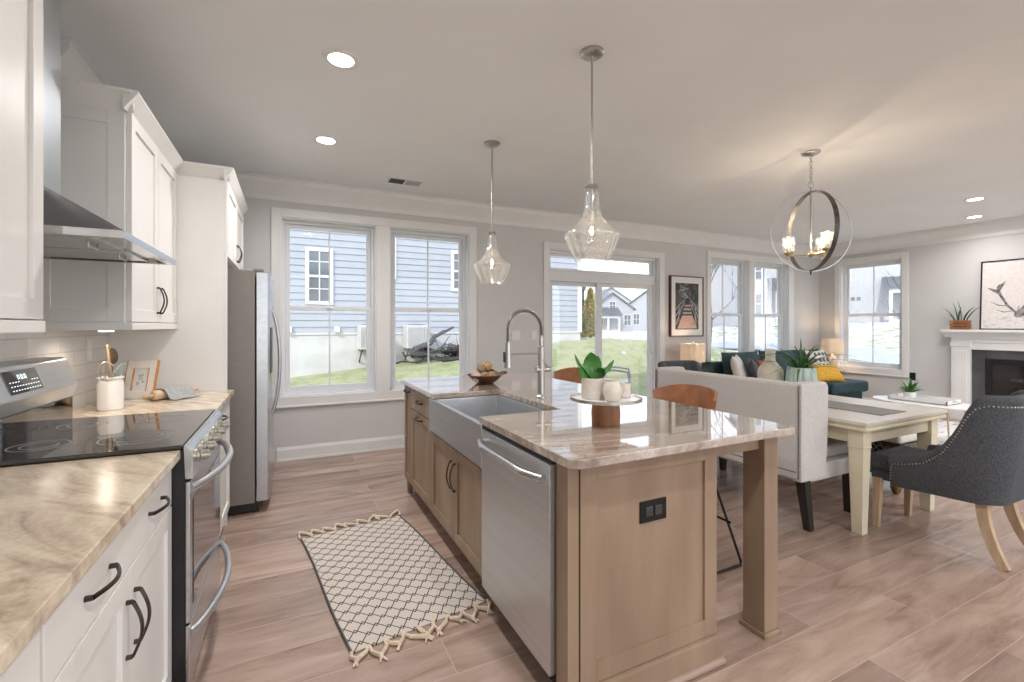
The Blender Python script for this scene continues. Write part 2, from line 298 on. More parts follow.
def ground_mat():
    m = bpy.data.materials.new('lawn_with_snow_patches'); m.use_nodes = True
    n, l = nodes(m); b = n['Principled BSDF']; t = n.new('ShaderNodeTexCoord')
    a = n.new('ShaderNodeTexNoise'); a.inputs['Scale'].default_value = 2.6; a.inputs['Detail'].default_value = 12; a.inputs['Roughness'].default_value = 0.72; l.new(t.outputs['Object'], a.inputs['Vector'])
    r = n.new('ShaderNodeValToRGB'); e = r.color_ramp.elements; e[0].position = 0.32; e[0].color = (0.42, 0.35, 0.23, 1); e[1].position = 0.62; e[1].color = (0.24, 0.28, 0.12, 1); k = e.new(0.48); k.color = (0.36, 0.37, 0.19, 1); l.new(a.outputs['Fac'], r.inputs['Fac'])
    s = n.new('ShaderNodeTexNoise'); s.inputs['Scale'].default_value = 1.9; s.inputs['Detail'].default_value = 8; l.new(t.outputs['Object'], s.inputs['Vector'])
    sx = n.new('ShaderNodeSeparateXYZ'); l.new(t.outputs['Object'], sx.inputs[0])
    mr = n.new('ShaderNodeMapRange'); mr.inputs['From Min'].default_value = 6.0; mr.inputs['From Max'].default_value = 12.0; mr.inputs['To Min'].default_value = -0.22; mr.inputs['To Max'].default_value = 0.05; l.new(sx.outputs['X'], mr.inputs['Value'])
    f = mathn(n, l, 'ADD', s.outputs['Fac'], mr.outputs['Result']); rp = n.new('ShaderNodeValToRGB'); rp.color_ramp.elements[0].position = 0.50; rp.color_ramp.elements[1].position = 0.56; l.new(f, rp.inputs['Fac'])
    mx = n.new('ShaderNodeMix'); mx.data_type = 'RGBA'; l.new(rp.outputs['Color'], mx.inputs['Factor']); l.new(r.outputs['Color'], mx.inputs[6]); mx.inputs[7].default_value = (0.70, 0.71, 0.74, 1)
    l.new(mx.outputs[2], b.inputs['Base Color']); b.inputs['Roughness'].default_value = 0.95
    return m
ground_m = ground_mat()

# ------------------------------------------------------------------ mesh helpers
class MB:
    """collects shapes in one bmesh"""
    def __init__(s): s.b = bmesh.new()
    def _merge(s, t, M=None):
        if M is not None: bmesh.ops.transform(t, matrix=M, verts=t.verts)
        me = bpy.data.meshes.new('tmp'); t.to_mesh(me); t.free(); s.b.from_mesh(me); bpy.data.meshes.remove(me)
        return s
    def box(s, x0, x1, y0, y1, z0, z1, bev=0.0, seg=2, M=None):
        t = bmesh.new(); bmesh.ops.create_cube(t, size=1)
        for v in t.verts: v.co = ((x0 + x1) / 2 + v.co.x * (x1 - x0), (y0 + y1) / 2 + v.co.y * (y1 - y0), (z0 + z1) / 2 + v.co.z * (z1 - z0))
        if bev > 0:
            bev = min(bev, 0.49 * min(abs(x1 - x0), abs(y1 - y0), abs(z1 - z0)))
            bmesh.ops.bevel(t, geom=t.edges[:], offset=bev, segments=seg, profile=0.5, affect='EDGES')
        return s._merge(t, M)
    def prism(s, pts, vec, bev=0.0, M=None):
        """closed polygon (3d points) swept along vec"""
        t = bmesh.new(); vs = [t.verts.new(p) for p in pts]; f = t.faces.new(vs)
        r = bmesh.ops.extrude_face_region(t, geom=[f]); bmesh.ops.translate(t, vec=vec, verts=[g for g in r['geom'] if isinstance(g, bmesh.types.BMVert)])
        bmesh.ops.recalc_face_normals(t, faces=t.faces)
        if bev: bmesh.ops.bevel(t, geom=[e for e in t.edges if len(e.link_faces) == 2 and e.calc_face_angle(0) > 0.6], offset=bev, segments=2, profile=0.5, affect='EDGES')
        return s._merge(t, M)
    def lathe(s, prof, c=(0, 0, 0), n=32, cap=True, M=None, closed=False):
        t = bmesh.new(); rings = []
        for r, z in prof:
            if r < 1e-6: rings.append([t.verts.new((c[0], c[1], c[2] + z))])
            else: rings.append([t.verts.new((c[0] + r * math.cos(2 * PI * i / n), c[1] + r * math.sin(2 * PI * i / n), c[2] + z)) for i in range(n)])
        pairs = list(zip(rings[:-1], rings[1:])) + ([(rings[-1], rings[0])] if closed else [])
        for a, b in pairs:
            for i in range(n):
                j = (i + 1) % n
                if len(a) == 1 and len(b) == 1: continue
                if len(a) == 1: t.faces.new((a[0], b[j], b[i]))
                elif len(b) == 1: t.faces.new((a[i], a[j], b[0]))
                else: t.faces.new((a[i], a[j], b[j], b[i]))
        if cap and not closed:
            for k in (0, -1):
                if len(rings[k]) > 1: t.faces.new(rings[k])
        bmesh.ops.recalc_face_normals(t, faces=t.faces)
        return s._merge(t, M)
    def tube(s, pts, r, n=8, closed=False, cap=True, flat=None, up=None):
        """tube through points; r number or list; flat=(a,b) gives an a x b oval/rect section instead"""
        pts = [Vector(p) for p in pts]; N = len(pts); rs = r if isinstance(r, (list, tuple)) else [r] * N
        t = bmesh.new(); rings = []; prev = None
        for i, p in enumerate(pts):
            if closed: d = pts[(i + 1) % N] - pts[(i - 1) % N]
            else: d = pts[min(i + 1, N - 1)] - pts[max(i - 1, 0)]
            d.normalize()
            if prev is None:
                a = Vector(up) if up else (Vector((0, 0, 1)) if abs(d.z) < 0.9 else Vector((1, 0, 0)))
            else: a = prev
            if up and abs(d.dot(Vector(up))) < 0.95: a = Vector(up)
            sd = d.cross(a).normalized(); a = sd.cross(d).normalized(); prev = a
            ring = []
            for k in range(n):
                th = 2 * PI * k / n + (PI / n if n == 4 else 0)
                if flat: q = sd * (math.cos(th) * flat[0] * (1.414 if n == 4 else 1)) + a * (math.sin(th) * flat[1] * (1.414 if n == 4 else 1)); q = q * (rs[i])
                else: q = (sd * math.cos(th) + a * math.sin(th)) * rs[i]
                ring.append(t.verts.new(p + q))
            rings.append(ring)
        pr = list(zip(rings[:-1], rings[1:])) + ([(rings[-1], rings[0])] if closed else [])
        for a, b in pr:
            for k in range(n): t.faces.new((a[k], a[(k + 1) % n], b[(k + 1) % n], b[k]))
        if cap and not closed: t.faces.new(rings[0]); t.faces.new(rings[-1])
        bmesh.ops.recalc_face_normals(t, faces=t.faces)
        return s._merge(t)
    def ball(s, c, r, sub=2, sc=(1, 1, 1), M=None):
        t = bmesh.new(); bmesh.ops.create_icosphere(t, subdivisions=sub, radius=r)
        for v in t.verts: v.co = Vector((v.co.x * sc[0] + c[0], v.co.y * sc[1] + c[1], v.co.z * sc[2] + c[2]))
        return s._merge(t, M)
    def grid(s, P, close_u=False, close_v=False):
        """P[i][j] points"""
        t = bmesh.new(); V = [[t.verts.new(p) for p in row] for row in P]; nu, nv = len(V), len(V[0])
        for i in range(nu if close_u else nu - 1):
            for j in range(nv if close_v else nv - 1):
                t.faces.new((V[i][j], V[(i + 1) % nu][j], V[(i + 1) % nu][(j + 1) % nv], V[i][(j + 1) % nv]))
        bmesh.ops.recalc_face_normals(t, faces=t.faces)
        return s._merge(t)
    def pillow(s, w, h, th, M=None, n=12, pinch=0.06):
        t = bmesh.new(); sides = []
        for sg in (1, -1):
            rows = []
            for i in range(n + 1):
                row = []
                for j in range(n + 1):
                    u, v = 2 * i / n - 1, 2 * j / n - 1
                    f = max(0, (1 - abs(u) ** 2.6)) ** 0.5 * max(0, (1 - abs(v) ** 2.6)) ** 0.5
                    row.append((u * w / 2 * (1 - pinch * (1 - v * v)) , v * h / 2 * (1 - pinch * (1 - u * u)), sg * th / 2 * f))
                rows.append(row)
            V = [[t.verts.new(p) for p in r] for r in rows]
            for i in range(n):
                for j in range(n): t.faces.new((V[i][j], V[i + 1][j], V[i + 1][j + 1], V[i][j + 1]))
        bmesh.ops.remove_doubles(t, verts=t.verts, dist=1e-4); bmesh.ops.recalc_face_normals(t, faces=t.faces)
        return s._merge(t, M)

def absloc(o):
    v = Vector((0, 0, 0))
    while o is not None: v += Vector(o.location); o = o.parent
    return v
def finish(name, mb, m, parent=None, smooth=40, world=True):
    """one mesh object; shapes given in world coordinates are moved into the parent's frame"""
    if parent is not None and world: bmesh.ops.translate(mb.b, vec=-absloc(parent), verts=mb.b.verts)
    me = bpy.data.meshes.new(name); mb.b.to_mesh(me); mb.b.free()
    me.materials.append(m)
    if smooth:
        for p in me.polygons: p.use_smooth = True
        me.set_sharp_from_angle(angle=math.radians(smooth))
    o = bpy.data.objects.new(name, me); C.objects.link(o)
    if smooth and smooth <= 50:
        w = o.modifiers.new('flat_face_normals', 'WEIGHTED_NORMAL'); w.keep_sharp = True; w.weight = 100
    if parent is not None: o.parent = parent
    return o
def tag(o, label, cat, group=None, kind=None):
    o['label'] = label; o['category'] = cat
    if group: o['group'] = group
    if kind: o['kind'] = kind
    return o
def thing(name, label, cat, loc=(0, 0, 0), rz=0.0, group=None, kind=None):
    o = bpy.data.objects.new(name, None); C.objects.link(o); o.empty_display_size = 0.1
    o.location = loc; o.rotation_euler = (0, 0, rz)
    return tag(o, label, cat, group, kind)
def single(name, mb, m, label, cat, loc=(0, 0, 0), group=None, kind=None, smooth=40):
    """a thing that is one mesh; shapes in world coordinates, origin at loc"""
    bmesh.ops.translate(mb.b, vec=-Vector(loc), verts=mb.b.verts)
    o = finish(name, mb, m, None, smooth); o.location = loc
    return tag(o, label, cat, group, kind)
def dup(root, loc, rz=None, label=None, group=None):
    r = root.copy(); C.objects.link(r); r.location = loc
    if rz is not None: r.rotation_euler = (0, 0, rz)
    if label: r['label'] = label
    if group: r['group'] = group
    for ch in list(root.children):
        c = ch.copy(); C.objects.link(c); c.parent = r
        for g in list(ch.children):
            d = g.copy(); C.objects.link(d); d.parent = c
    return r

def arc(c, r, a0, a1, n, ax=(1, 0, 0), ay=(0, 0, 1)):
    c, ax, ay = Vector(c), Vector(ax), Vector(ay)
    return [c + ax * (r * math.cos(a0 + (a1 - a0) * i / n)) + ay * (r * math.sin(a0 + (a1 - a0) * i / n)) for i in range(n + 1)]
def bow_pull(a, b, nrm, bow=0.032, w=0.006, t=0.004, n=10):
    """cabinet pull: a flat bowed bar on two feet"""
    a, b, nr = Vector(a), Vector(b), Vector(nrm).normalized()
    mb = MB(); L = (b - a)
    pts = [a + L * (i / n) + nr * (bow * (0.42 + 0.58 * math.sin(PI * i / n))) for i in range(n + 1)]
    rs = [0.85 + 0.45 * math.sin(PI * i / n) for i in range(n + 1)]
    side = L.normalized().cross(nr)
    mb.tube(pts, [1.0] * (n + 1), n=6, flat=(w, t), up=nr)
    for p, q in ((a, pts[0]), (b, pts[-1])):
        mb.tube([p - nr * 0.001, q], [0.0062, 0.0055], n=6)
    return mb
def shaker(axis, pos, sgn, a0, a1, z0, z1, th=0.02, rail=0.058, rec=0.010):
    """five-piece door: frame proud of a recessed panel; axis is the facing axis"""
    mb = MB()
    def bx(u0, u1, w0, w1, d0, d1, bev=0.0015):
        p0, p1 = sorted((pos - sgn * d0, pos - sgn * d1))
        if axis == 'x': mb.box(p0, p1, u0, u1, w0, w1, bev)
        else: mb.box(u0, u1, p0, p1, w0, w1, bev)
    bx(a0, a0 + rail, z0, z1, 0, th); bx(a1 - rail, a1, z0, z1, 0, th)
    bx(a0 + rail, a1 - rail, z0, z0 + rail, 0, th); bx(a0 + rail, a1 - rail, z1 - rail, z1, 0, th)
    bx(a0 + rail - 0.003, a1 - rail + 0.003, z0 + rail - 0.003, z1 - rail + 0.003, rec, th, 0)
    return mb
def slab_front(axis, pos, sgn, a0, a1, z0, z1, th=0.02):
    mb = MB(); p0, p1 = sorted((pos, pos - sgn * th))
    if axis == 'x': mb.box(p0, p1, a0, a1, z0, z1, 0.003)
    else: mb.box(a0, a1, p0, p1, z0, z1, 0.003)
    return mb

# ------------------------------------------------------------------ room shell
WT = 0.16
mb = MB(); mb.box(XL - WT, XR + WT, YF, YB + WT, -0.12, 0.0)
single('floor', mb, floor_m, 'grey brown wood plank floor running through kitchen and living room', 'floor', (0, 0, 0), kind='structure', smooth=None)
mb = MB(); mb.box(XL - WT, XR + WT, YF, YB + WT, CEIL, CEIL + 0.3)
single('ceiling', mb, ceil_m, 'flat pale ceiling over kitchen, dining and living area', 'ceiling', (0, 0, CEIL), kind='structure', smooth=None)

BACK = [(-0.082, 0.824, 0.63, 2.40), (0.972, 1.881, 0.63, 2.40), (2.965, 4.81, 0.0, 2.32), (5.86, 6.74, 0.63, 2.40), (6.872, 7.76, 0.63, 2.40)]
mb = MB(); x = XL - WT
for x0, x1, z0, z1 in BACK:
    mb.box(x, x0, YB, YB + WT, 0, CEIL)
    if z0 > 0: mb.box(x0, x1, YB, YB + WT, 0, z0)
    mb.box(x0, x1, YB, YB + WT, z1, CEIL); x = x1
mb.box(x, XR + WT, YB, YB + WT, 0, CEIL)
single('wall_back', mb, wall_m, 'light grey back wall holding the windows and patio door', 'wall', (0, YB, 0), kind='structure', smooth=None)
RY0, RY1 = 3.765, 4.664
mb = MB(); mb.box(XR, XR + WT, YF, RY0, 0, CEIL); mb.box(XR, XR + WT, RY1, YB, 0, CEIL); mb.box(XR, XR + WT, RY0, RY1, 0, 0.63); mb.box(XR, XR + WT, RY0, RY1, 2.40, CEIL)
single('wall_right', mb, wall_m, 'light grey right wall with fireplace and one window', 'wall', (XR, 0, 0), kind='structure', smooth=None)
mb = MB(); mb.box(XL - WT, XL, YF, YB, 0, CEIL)
single('wall_left', mb, wall_m, 'light grey left wall behind the white kitchen cabinets', 'wall', (XL, 0, 0), kind='structure', smooth=None)

# crown mouldings: stepped profile (d = out from the wall, z)
CROWN = [(0, 2.555), (0.012, 2.555), (0.016, 2.60), (0.030, 2.625), (0.052, 2.655), (0.080, 2.695), (0.088, 2.705), (0.092, 2.745), (0.11, 2.748), (0.11, 2.759), (0, 2.759)]
mb = MB(); mb.prism([(XL, YB - d, z) for d, z in CROWN], (XR - XL, 0, 0)); single('trim_1', mb, trim_m, 'wide white crown moulding along top of the back wall', 'crown moulding', (0, YB, 2.55), kind='structure', smooth=None)
mb = MB(); mb.prism([(XR - d, YF, z) for d, z in CROWN], (0, YB - YF, 0)); single('trim_2', mb, trim_m, 'wide white crown moulding along top of the right wall', 'crown moulding', (XR, 0, 2.55), kind='structure', smooth=None)
mb = MB(); mb.prism([(XL + d * 0.8, 3.0, z) for d, z in CROWN], (0, YB - 3.0, 0)); single('trim_3', mb, trim_m, 'white crown moulding on left wall above the kitchen cabinets', 'crown moulding', (XL, 0, 2.55), kind='structure', smooth=None)
BASEP = [(0, 0), (0.020, 0), (0.020, 0.018), (0.014, 0.022), (0.014, 0.108), (0.009, 0.122), (0.005, 0.136), (0, 0.136)]
mb = MB(); mb.prism([(-0.12, YB - d, z) for d, z in BASEP], (2.884 + 0.12, 0, 0)); mb.prism([(4.91, YB - d, z) for d, z in BASEP], (XR - 4.91, 0, 0))
single('baseboard_back', mb, trim_m, 'white baseboard along foot of the back wall', 'baseboard', (0, YB, 0), kind='structure', smooth=None)
mb = MB(); mb.prism([(XR - d, 3.16, z) for d, z in BASEP], (0, YB - 3.16, 0))
single('baseboard_right', mb, trim_m, 'white baseboard on right wall left of the fireplace', 'baseboard', (XR, 0, 0), kind='structure', smooth=None)

def wall_fn(side):
    if side == 'back': return lambda a, d, z: (a, YB + d, z)
    return lambda a, d, z: (XR + d, a, z)
def bxw(mb, T, a0, a1, d0, d1, z0, z1, bev=0.0):
    p, q = T(a0, d0, z0), T(a1, d1, z1)
    mb.box(min(p[0], q[0]), max(p[0], q[0]), min(p[1], q[1]), max(p[1], q[1]), z0, z1, bev)
def rect_frame(mb, T, a0, a1, d0, d1, z0, z1, w, wb=None, wt=None, bev=0.0):
    wb = wb or w; wt = wt or w
    bxw(mb, T, a0, a0 + w, d0, d1, z0, z1, bev); bxw(mb, T, a1 - w, a1, d0, d1, z0, z1, bev)
    bxw(mb, T, a0 + w, a1 - w, d0, d1, z0, z0 + wb, bev); bxw(mb, T, a0 + w, a1 - w, d0, d1, z1 - wt, z1, bev)
def window(num, side, a0, a1, z0, z1, label):
    T = wall_fn(side); t = thing('window_%d' % num, label, 'window', T((a0 + a1) / 2, 0, z0), kind='structure')
    mb = MB(); rect_frame(mb, T, a0, a1, 0.0, WT, z0, z1, 0.010); rect_frame(mb, T, a0 + 0.01, a1 - 0.01, 0.085, WT, z0 + 0.01, z1 - 0.01, 0.028)
    finish('window_frame', mb, vinyl_m, t, None)
    zm = 1.506; A0, A1 = a0 + 0.038, a1 - 0.038
    for nm, d0, d1, s0, s1 in (('upper_sash', 0.125, 0.15, zm - 0.015, z1 - 0.038), ('lower_sash', 0.095, 0.12, z0 + 0.038, zm + 0.022)):
        mb = MB(); rect_frame(mb, T, A0, A1, d0, d1, s0, s1, 0.042, 0.050, 0.040, 0.003)
        s = finish(nm, mb, vinyl_m, t, None)
        am = (A0 + A1) / 2
        mb = MB(); bxw(mb, T, am - 0.008, am + 0.008, d0 + 0.006, d1 - 0.006, s0 + 0.05, s1 - 0.04); finish('muntin', mb, vinyl_m, s, None)
        mb = MB(); bxw(mb, T, A0 + 0.042, A1 - 0.042, (d0 + d1) / 2 - 0.001, (d0 + d1) / 2 + 0.001, s0 + 0.05, s1 - 0.04); finish('pane', mb, pane_m, s, None)
    mb = MB(); am = (a0 + a1) / 2; bxw(mb, T, am - 0.03, am + 0.03, 0.080, 0.095, zm + 0.002, zm + 0.018, 0.003); finish('sash_lock', mb, vinyl_m, t, None)
    return t
WL = ['left window of the pair beside the refrigerator, grey siding outside', 'right window of the pair left of the faucet, condenser and dark heap outside',
      '', 'left window of the pair behind the sofa, bare tree outside', 'right window of the pair behind the sofa, white house outside']
k = 1
for i, (a0, a1, z0, z1) in enumerate(BACK):
    if i == 2: continue
    window(k, 'back', a0, a1, z0, z1, WL[i]); k += 1
window(5, 'right', RY0, RY1, 0.63, 2.40, 'single window in the right wall between room corner and fireplace')
def casing(num, side, spans, z0, z1, outer, label, sill=True, w=0.088):
    T = wall_fn(side); mb = MB(); D0, D1 = -0.020, 0.0
    a0, a1 = outer; 
    bxw(mb, T, a0, spans[0][0], D0, D1, z0 - (0.09 if sill else 0), z1 + w, 0.004); bxw(mb, T, spans[-1][1], a1, D0, D1, z0 - (0.09 if sill else 0), z1 + w, 0.004)
    bxw(mb, T, spans[0][0], spans[-1][1], D0, D1, z1, z1 + w, 0.004)
    for p, q in zip(spans[:-1], spans[1:]): bxw(mb, T, p[1], q[0], D0, D1, z0, z1, 0.004)
    if sill:
        bxw(mb, T, spans[0][0], spans[-1][1], D0, D1, z0 - 0.09, z0, 0.004)
        bxw(mb, T, a0 - 0.006, a1 + 0.006, -0.032, 0.0, z0 - 0.105, z0 - 0.085, 0.004)
    single('trim_%d' % num, mb, trim_m, label, 'window casing' if sill else 'door casing', T((a0 + a1) / 2, 0, z0), kind='structure', smooth=None)
casing(4, 'back', [BACK[0][:2], BACK[1][:2]], 0.63, 2.40, (-0.168, 1.97), 'white casing framing the window pair beside the refrigerator')
casing(5, 'back', [BACK[3][:2], BACK[4][:2]], 0.63, 2.40, (5.78, 7.90), 'white casing framing the window pair behind the sofa')
casing(6, 'right', [(RY0, RY1)], 0.63, 2.40, (RY0 - 0.085, RY1 + 0.085), 'white casing framing the single window in the right wall')
casing(7, 'back', [BACK[2][:2]], 0.0, 2.32, (2.88, 4.905), 'white casing framing the sliding patio door', sill=False, w=0.075)

# sliding patio door with a transom light
T = wall_fn('back'); a0, a1 = BACK[2][:2]
t = thing('door_1', 'white sliding glass patio door with transom light above, behind the dining table', 'door', (3.89, YB, 0), kind='structure')
mb = MB(); rect_frame(mb, T, a0, a1, 0.0, WT, 0.0, 2.32, 0.012, 0.012); rect_frame(mb, T, a0 + 0.012, a1 - 0.012, 0.06, WT, 0.012, 2.31, 0.035, 0.03)
bxw(mb, T, a0 + 0.04, a1 - 0.04, 0.05, WT, 1.915, 2.045, 0.004); finish('door_frame', mb, vinyl_m, t, None)
mb = MB(); rect_frame(mb, T, a0 + 0.04, a1 - 0.04, 0.09, 0.13, 2.045, 2.28, 0.035); tr = finish('transom', mb, vinyl_m, t, None)
mb = MB(); bxw(mb, T, a0 + 0.07, a1 - 0.07, 0.108, 0.111, 2.075, 2.25); finish('pane', mb, pane_m, tr, None)
for nm, p0, p1, d0 in (('sliding_panel', 3.77, a1 - 0.045, 0.075), ('fixed_panel', a0 + 0.045, 3.86, 0.115)):
    mb = MB(); rect_frame(mb, T, p0, p1, d0, d0 + 0.035, 0.04, 1.925, 0.085 if nm == 'sliding_panel' else 0.075, 0.11, 0.06, 0.003); s = finish(nm, mb, vinyl_m, t, None)
    mb = MB(); bxw(mb, T, p0 + 0.07, p1 - 0.07, d0 + 0.016, d0 + 0.019, 0.14, 1.87); finish('pane', mb, pane_m, s, None)
    if nm == 'sliding_panel':
        mb = MB(); mb.tube([(p1 - 0.04, YB + d0, 0.93), (p1 - 0.04, YB + d0 - 0.04, 0.95), (p1 - 0.04, YB + d0 - 0.045, 1.05), (p1 - 0.04, YB + d0 - 0.04, 1.15), (p1 - 0.04, YB + d0, 1.17)], 0.009); finish('pull_handle', mb, vinyl_m, s)

# recessed ceiling lights (those in front of the camera)
CANL = ['recessed ceiling light nearest the camera, above the kitchen aisle', 'recessed ceiling light above the aisle, nearer the windows', 'recessed ceiling light over the living area, further from the fireplace wall', 'recessed ceiling light nearest the right wall crown moulding']
for (x, y), lb in zip(CAN_SPOTS, CANL):
    t = thing('recessed_light', lb, 'ceiling light', (x, y, CEIL), group='recessed ceiling lights')
    mb = MB(); mb.lathe([(0.066, -0.002), (0.066, -0.006), (0.092, -0.008), (0.096, -0.004), (0.096, 0.0)], (x, y, CEIL), closed=True); finish('trim_ring', mb, trim_m, t)
    mb = MB(); mb.lathe([(0, -0.004), (0.066, -0.005), (0.066, -0.001), (0, -0.001)], (x, y, CEIL), cap=False); finish('lens', mb, lens_m, t)
t = thing('ceiling_vent', 'white two-panel air register in the ceiling near the back windows', 'vent', (1.01, 4.52, CEIL))
mb = MB(); mb.box(0.85, 1.19, 4.43, 4.61, CEIL - 0.008, CEIL, 0.003); finish('vent_plate', mb, trim_m, t)
for xa, mm in ((0.87, greycotton_m), (1.03, mat('light_grey_slats', (0.45, 0.45, 0.45), 0.6))):
    mb = MB()
    for i in range(9): mb.box(xa, xa + 0.14, 4.455 + i * 0.0155, 4.455 + i * 0.0155 + 0.010, CEIL - 0.012, CEIL - 0.006)
    finish('louvre', mb, mm, t)

# ------------------------------------------------------------------ kitchen run on the left
CT = 0.905      # counter top height
FX = -0.362     # face of the doors and drawers on the left run
Y1, Y2, Y3 = 1.905, 2.668, 3.56   # range between Y1 and Y2, tall end panel at Y3
mb = MB(); mb.box(XL, -0.985, 0.2, Y3, 0.86, 1.31); single('wall_backsplash', mb, tile_m, 'white glossy subway tile backsplash between counter and wall cabinets', 'backsplash', (-0.985, 0, 0.9), kind='structure', smooth=None)

def base_cab(label, y0, y1, ndoors, npulls, far=False, bottom=0.115):
    t = thing('base_cabinet', label, 'cabinet', (FX, (y0 + y1) / 2, 0), group='white base cabinets')
    mb = MB(); mb.box(-0.983, FX - 0.022, y0 + 0.001, y1 - 0.001, 0.11, CT - 0.032); mb.box(-0.983, FX - 0.09, y0 + 0.001, y1 - 0.001, 0.0, 0.11); finish('body', mb, cab_m, t, None)
    g = 0.003; zt, zd = CT - 0.045, 0.722
    d = finish('drawer', slab_front('x', FX, 1, y0 + g, y1 - g, zd + g, zt), cab_m, t, 30)
    ps = [(y0 + y1) / 2] if npulls == 1 else [y0 + (y1 - y0) * 0.26, y0 + (y1 - y0) * 0.76]
    for p in ps: finish('handle', bow_pull((FX, p - 0.068, 0.795), (FX, p + 0.068, 0.795), (1, 0, 0)), bronze_m, d)
    w = (y1 - y0) / ndoors
    for i in range(ndoors):
        q0, q1 = y0 + i * w + g * 0.6, y0 + (i + 1) * w - g * 0.6
        dr = finish('door', shaker('x', FX, 1, q0, q1, 0.125, zd - g), cab_m, t, 30)
        hy = q1 - 0.03 if i == 0 else q0 + 0.03
        finish('handle', bow_pull((FX, hy, 0.515), (FX, hy, 0.65), (1, 0, 0)), bronze_m, dr)
    return t
base_cab('white base cabinet nearest the camera, mostly cut off at the left edge', 0.25, 0.997, 2, 2)
base_cab('white two-door base cabinet with wide two-pull drawer, beside the range', 1.003, Y1 - 0.004, 2, 2)
base_cab('white base cabinet between the range and the refrigerator panel', Y2 + 0.004, Y3 - 0.002, 2, 1)
cx = -0.338
mb = MB(); mb.box(-0.985, cx, 0.2, Y1 - 0.002, CT - 0.032, CT, 0.004); single('countertop', mb, counter_m, 'beige veined stone countertop in the left foreground before the range', 'countertop', (cx, 1.0, CT - 0.032))
mb = MB(); mb.box(-0.985, cx, Y2 + 0.002, Y3, CT - 0.032, CT, 0.004); single('countertop', mb, counter_m, 'beige veined stone countertop holding crock, frame and rolling pin', 'countertop', (cx, 3.1, CT - 0.032))

# wall cabinets
UX = -0.648
def crown_cab(mb, prof, a, b, c, d):
    pass
def upper_cab(label, y0, y1, ndoors, zb=1.345, zt=2.32, fx=UX, crown_near=True, crown_far=False, rail=True, hz=(1.40, 1.535), xb=XL, light_sides=True):
    t = thing('wall_cabinet', label, 'cabinet', (fx, (y0 + y1) / 2, zb), group='white wall cabinets')
    mb = MB(); mb.box(xb, fx - 0.021, y0, y1, zb, zt); finish('body', mb, cab_m, t, None)
    w = (y1 - y0) / ndoors
    for i in range(ndoors):
        q0, q1 = y0 + i * w + 0.004, y0 + (i + 1) * w - 0.003
        dr = finish('door', shaker('x', fx, 1, q0, q1, zb + 0.004, zt - 0.02), cab_m, t, 30)
        hy = (q1 - 0.03) if i == 0 else (q0 + 0.03)
        finish('handle', bow_pull((fx, hy, hz[0]), (fx, hy, hz[1]), (1, 0, 0)), bronze_m, dr)
    if rail:
        mb = MB(); mb.box(xb, fx + 0.004, y0 - 0.004, y1, zb - 0.034, zb, 0.003); finish('light_rail', mb, cab_m, t, None)
    P = [(0, zt - 0.022), (0.006, zt - 0.022), (0.012, zt - 0.010), (0.050, zt + 0.045), (0.055, zt + 0.050), (0.055, zt + 0.062), (0, zt + 0.062)]
    mb = MB(); mb.prism([(fx - 0.02 + d, y0 - (0.05 if crown_near else 0), z) for d, z in P], (0, y1 - y0 + (0.05 if crown_near else 0), 0))
    if crown_near: mb.prism([(xb, y0 - d, z) for d, z in P], (fx - 0.02 - xb + 0.03, 0, 0))
    finish('crown', mb, cab_m, t, 30)
    return t
upper_cab('white wall cabinet at the left picture edge, before the range hood', 0.9, 1.80, 2, crown_near=False)
uc = upper_cab('white two-door wall cabinet between range hood and tall panel', 2.62, Y3 - 0.002, 2)
for yy in (2.84,):
    mb = MB(); mb.lathe([(0, 0), (0.03, 0), (0.03, -0.010), (0, -0.010)], (-0.80, yy, 1.3105), 20, cap=False); finish('puck_light', mb, emit_mat('puck_lens', (1.0, 0.9, 0.78), 0.7), uc)
    area_lamp('under_cabinet_lamp', (-0.80, yy, 1.298), 0.55, 0.03, (1.0, 0.86, 0.70))
mb = shaker('y', 2.62 - 0.004, -1, -0.985, UX - 0.024, 1.349, 2.298, th=0.012, rail=0.062, rec=0.006); finish('side_panel', mb, cab_m, uc, 30)
upper_cab('white wall cabinet high above the refrigerator', Y3 + 0.025, 4.70, 2, zb=1.79, zt=2.32, fx=-0.374, crown_near=True, rail=False, hz=(1.83, 1.95))
t = thing('refrigerator_end_panel', 'tall white panel between counter and refrigerator', 'cabinet panel', (-0.39, Y3 + 0.01, 0))
mb = MB(); mb.box(XL, -0.395, Y3, Y3 + 0.024, 0, 2.296); finish('panel', mb, cab_m, t, None)
mb = MB(); mb.box(-0.395, -0.378, Y3 - 0.003, Y3 + 0.024, 0, 2.296, 0.002); finish('edge_stile', mb, cab_m, t, None)

# range hood
HX0, HX1, HY0, HY1 = -1.0, -0.48, 1.86, 2.60
t = thing('range_hood', 'stainless chimney range hood hanging over the range', 'range hood', (-0.98, 2.23, 1.61))
mb = MB(); rect = [(HX0, HY0), (HX1, HY0), (HX1, HY1), (HX0, HY1)]
b = mb.b; z0, z1, z2 = 1.612, 1.636, 1.84
lo = [b.verts.new((x, y, z0)) for x, y in rect]; mi = [b.verts.new((x, y, z1)) for x, y in rect]; up = [b.verts.new(p + (z2,)) for p in ((HX0, 2.08), (-0.808, 2.08), (-0.808, 2.38), (HX0, 2.38))]
for a, c in ((lo, mi), (mi, up)):
    for i in range(4): b.faces.new((a[i], a[(i + 1) % 4], c[(i + 1) % 4], c[i]))
inn = [b.verts.new((x, y, z0)) for x, y in ((HX0 + 0.03, HY0 + 0.03), (HX1 - 0.03, HY0 + 0.03), (HX1 - 0.03, HY1 - 0.03), (HX0 + 0.03, HY1 - 0.03))]
inn2 = [b.verts.new((v.co.x, v.co.y, z0 + 0.012)) for v in inn]
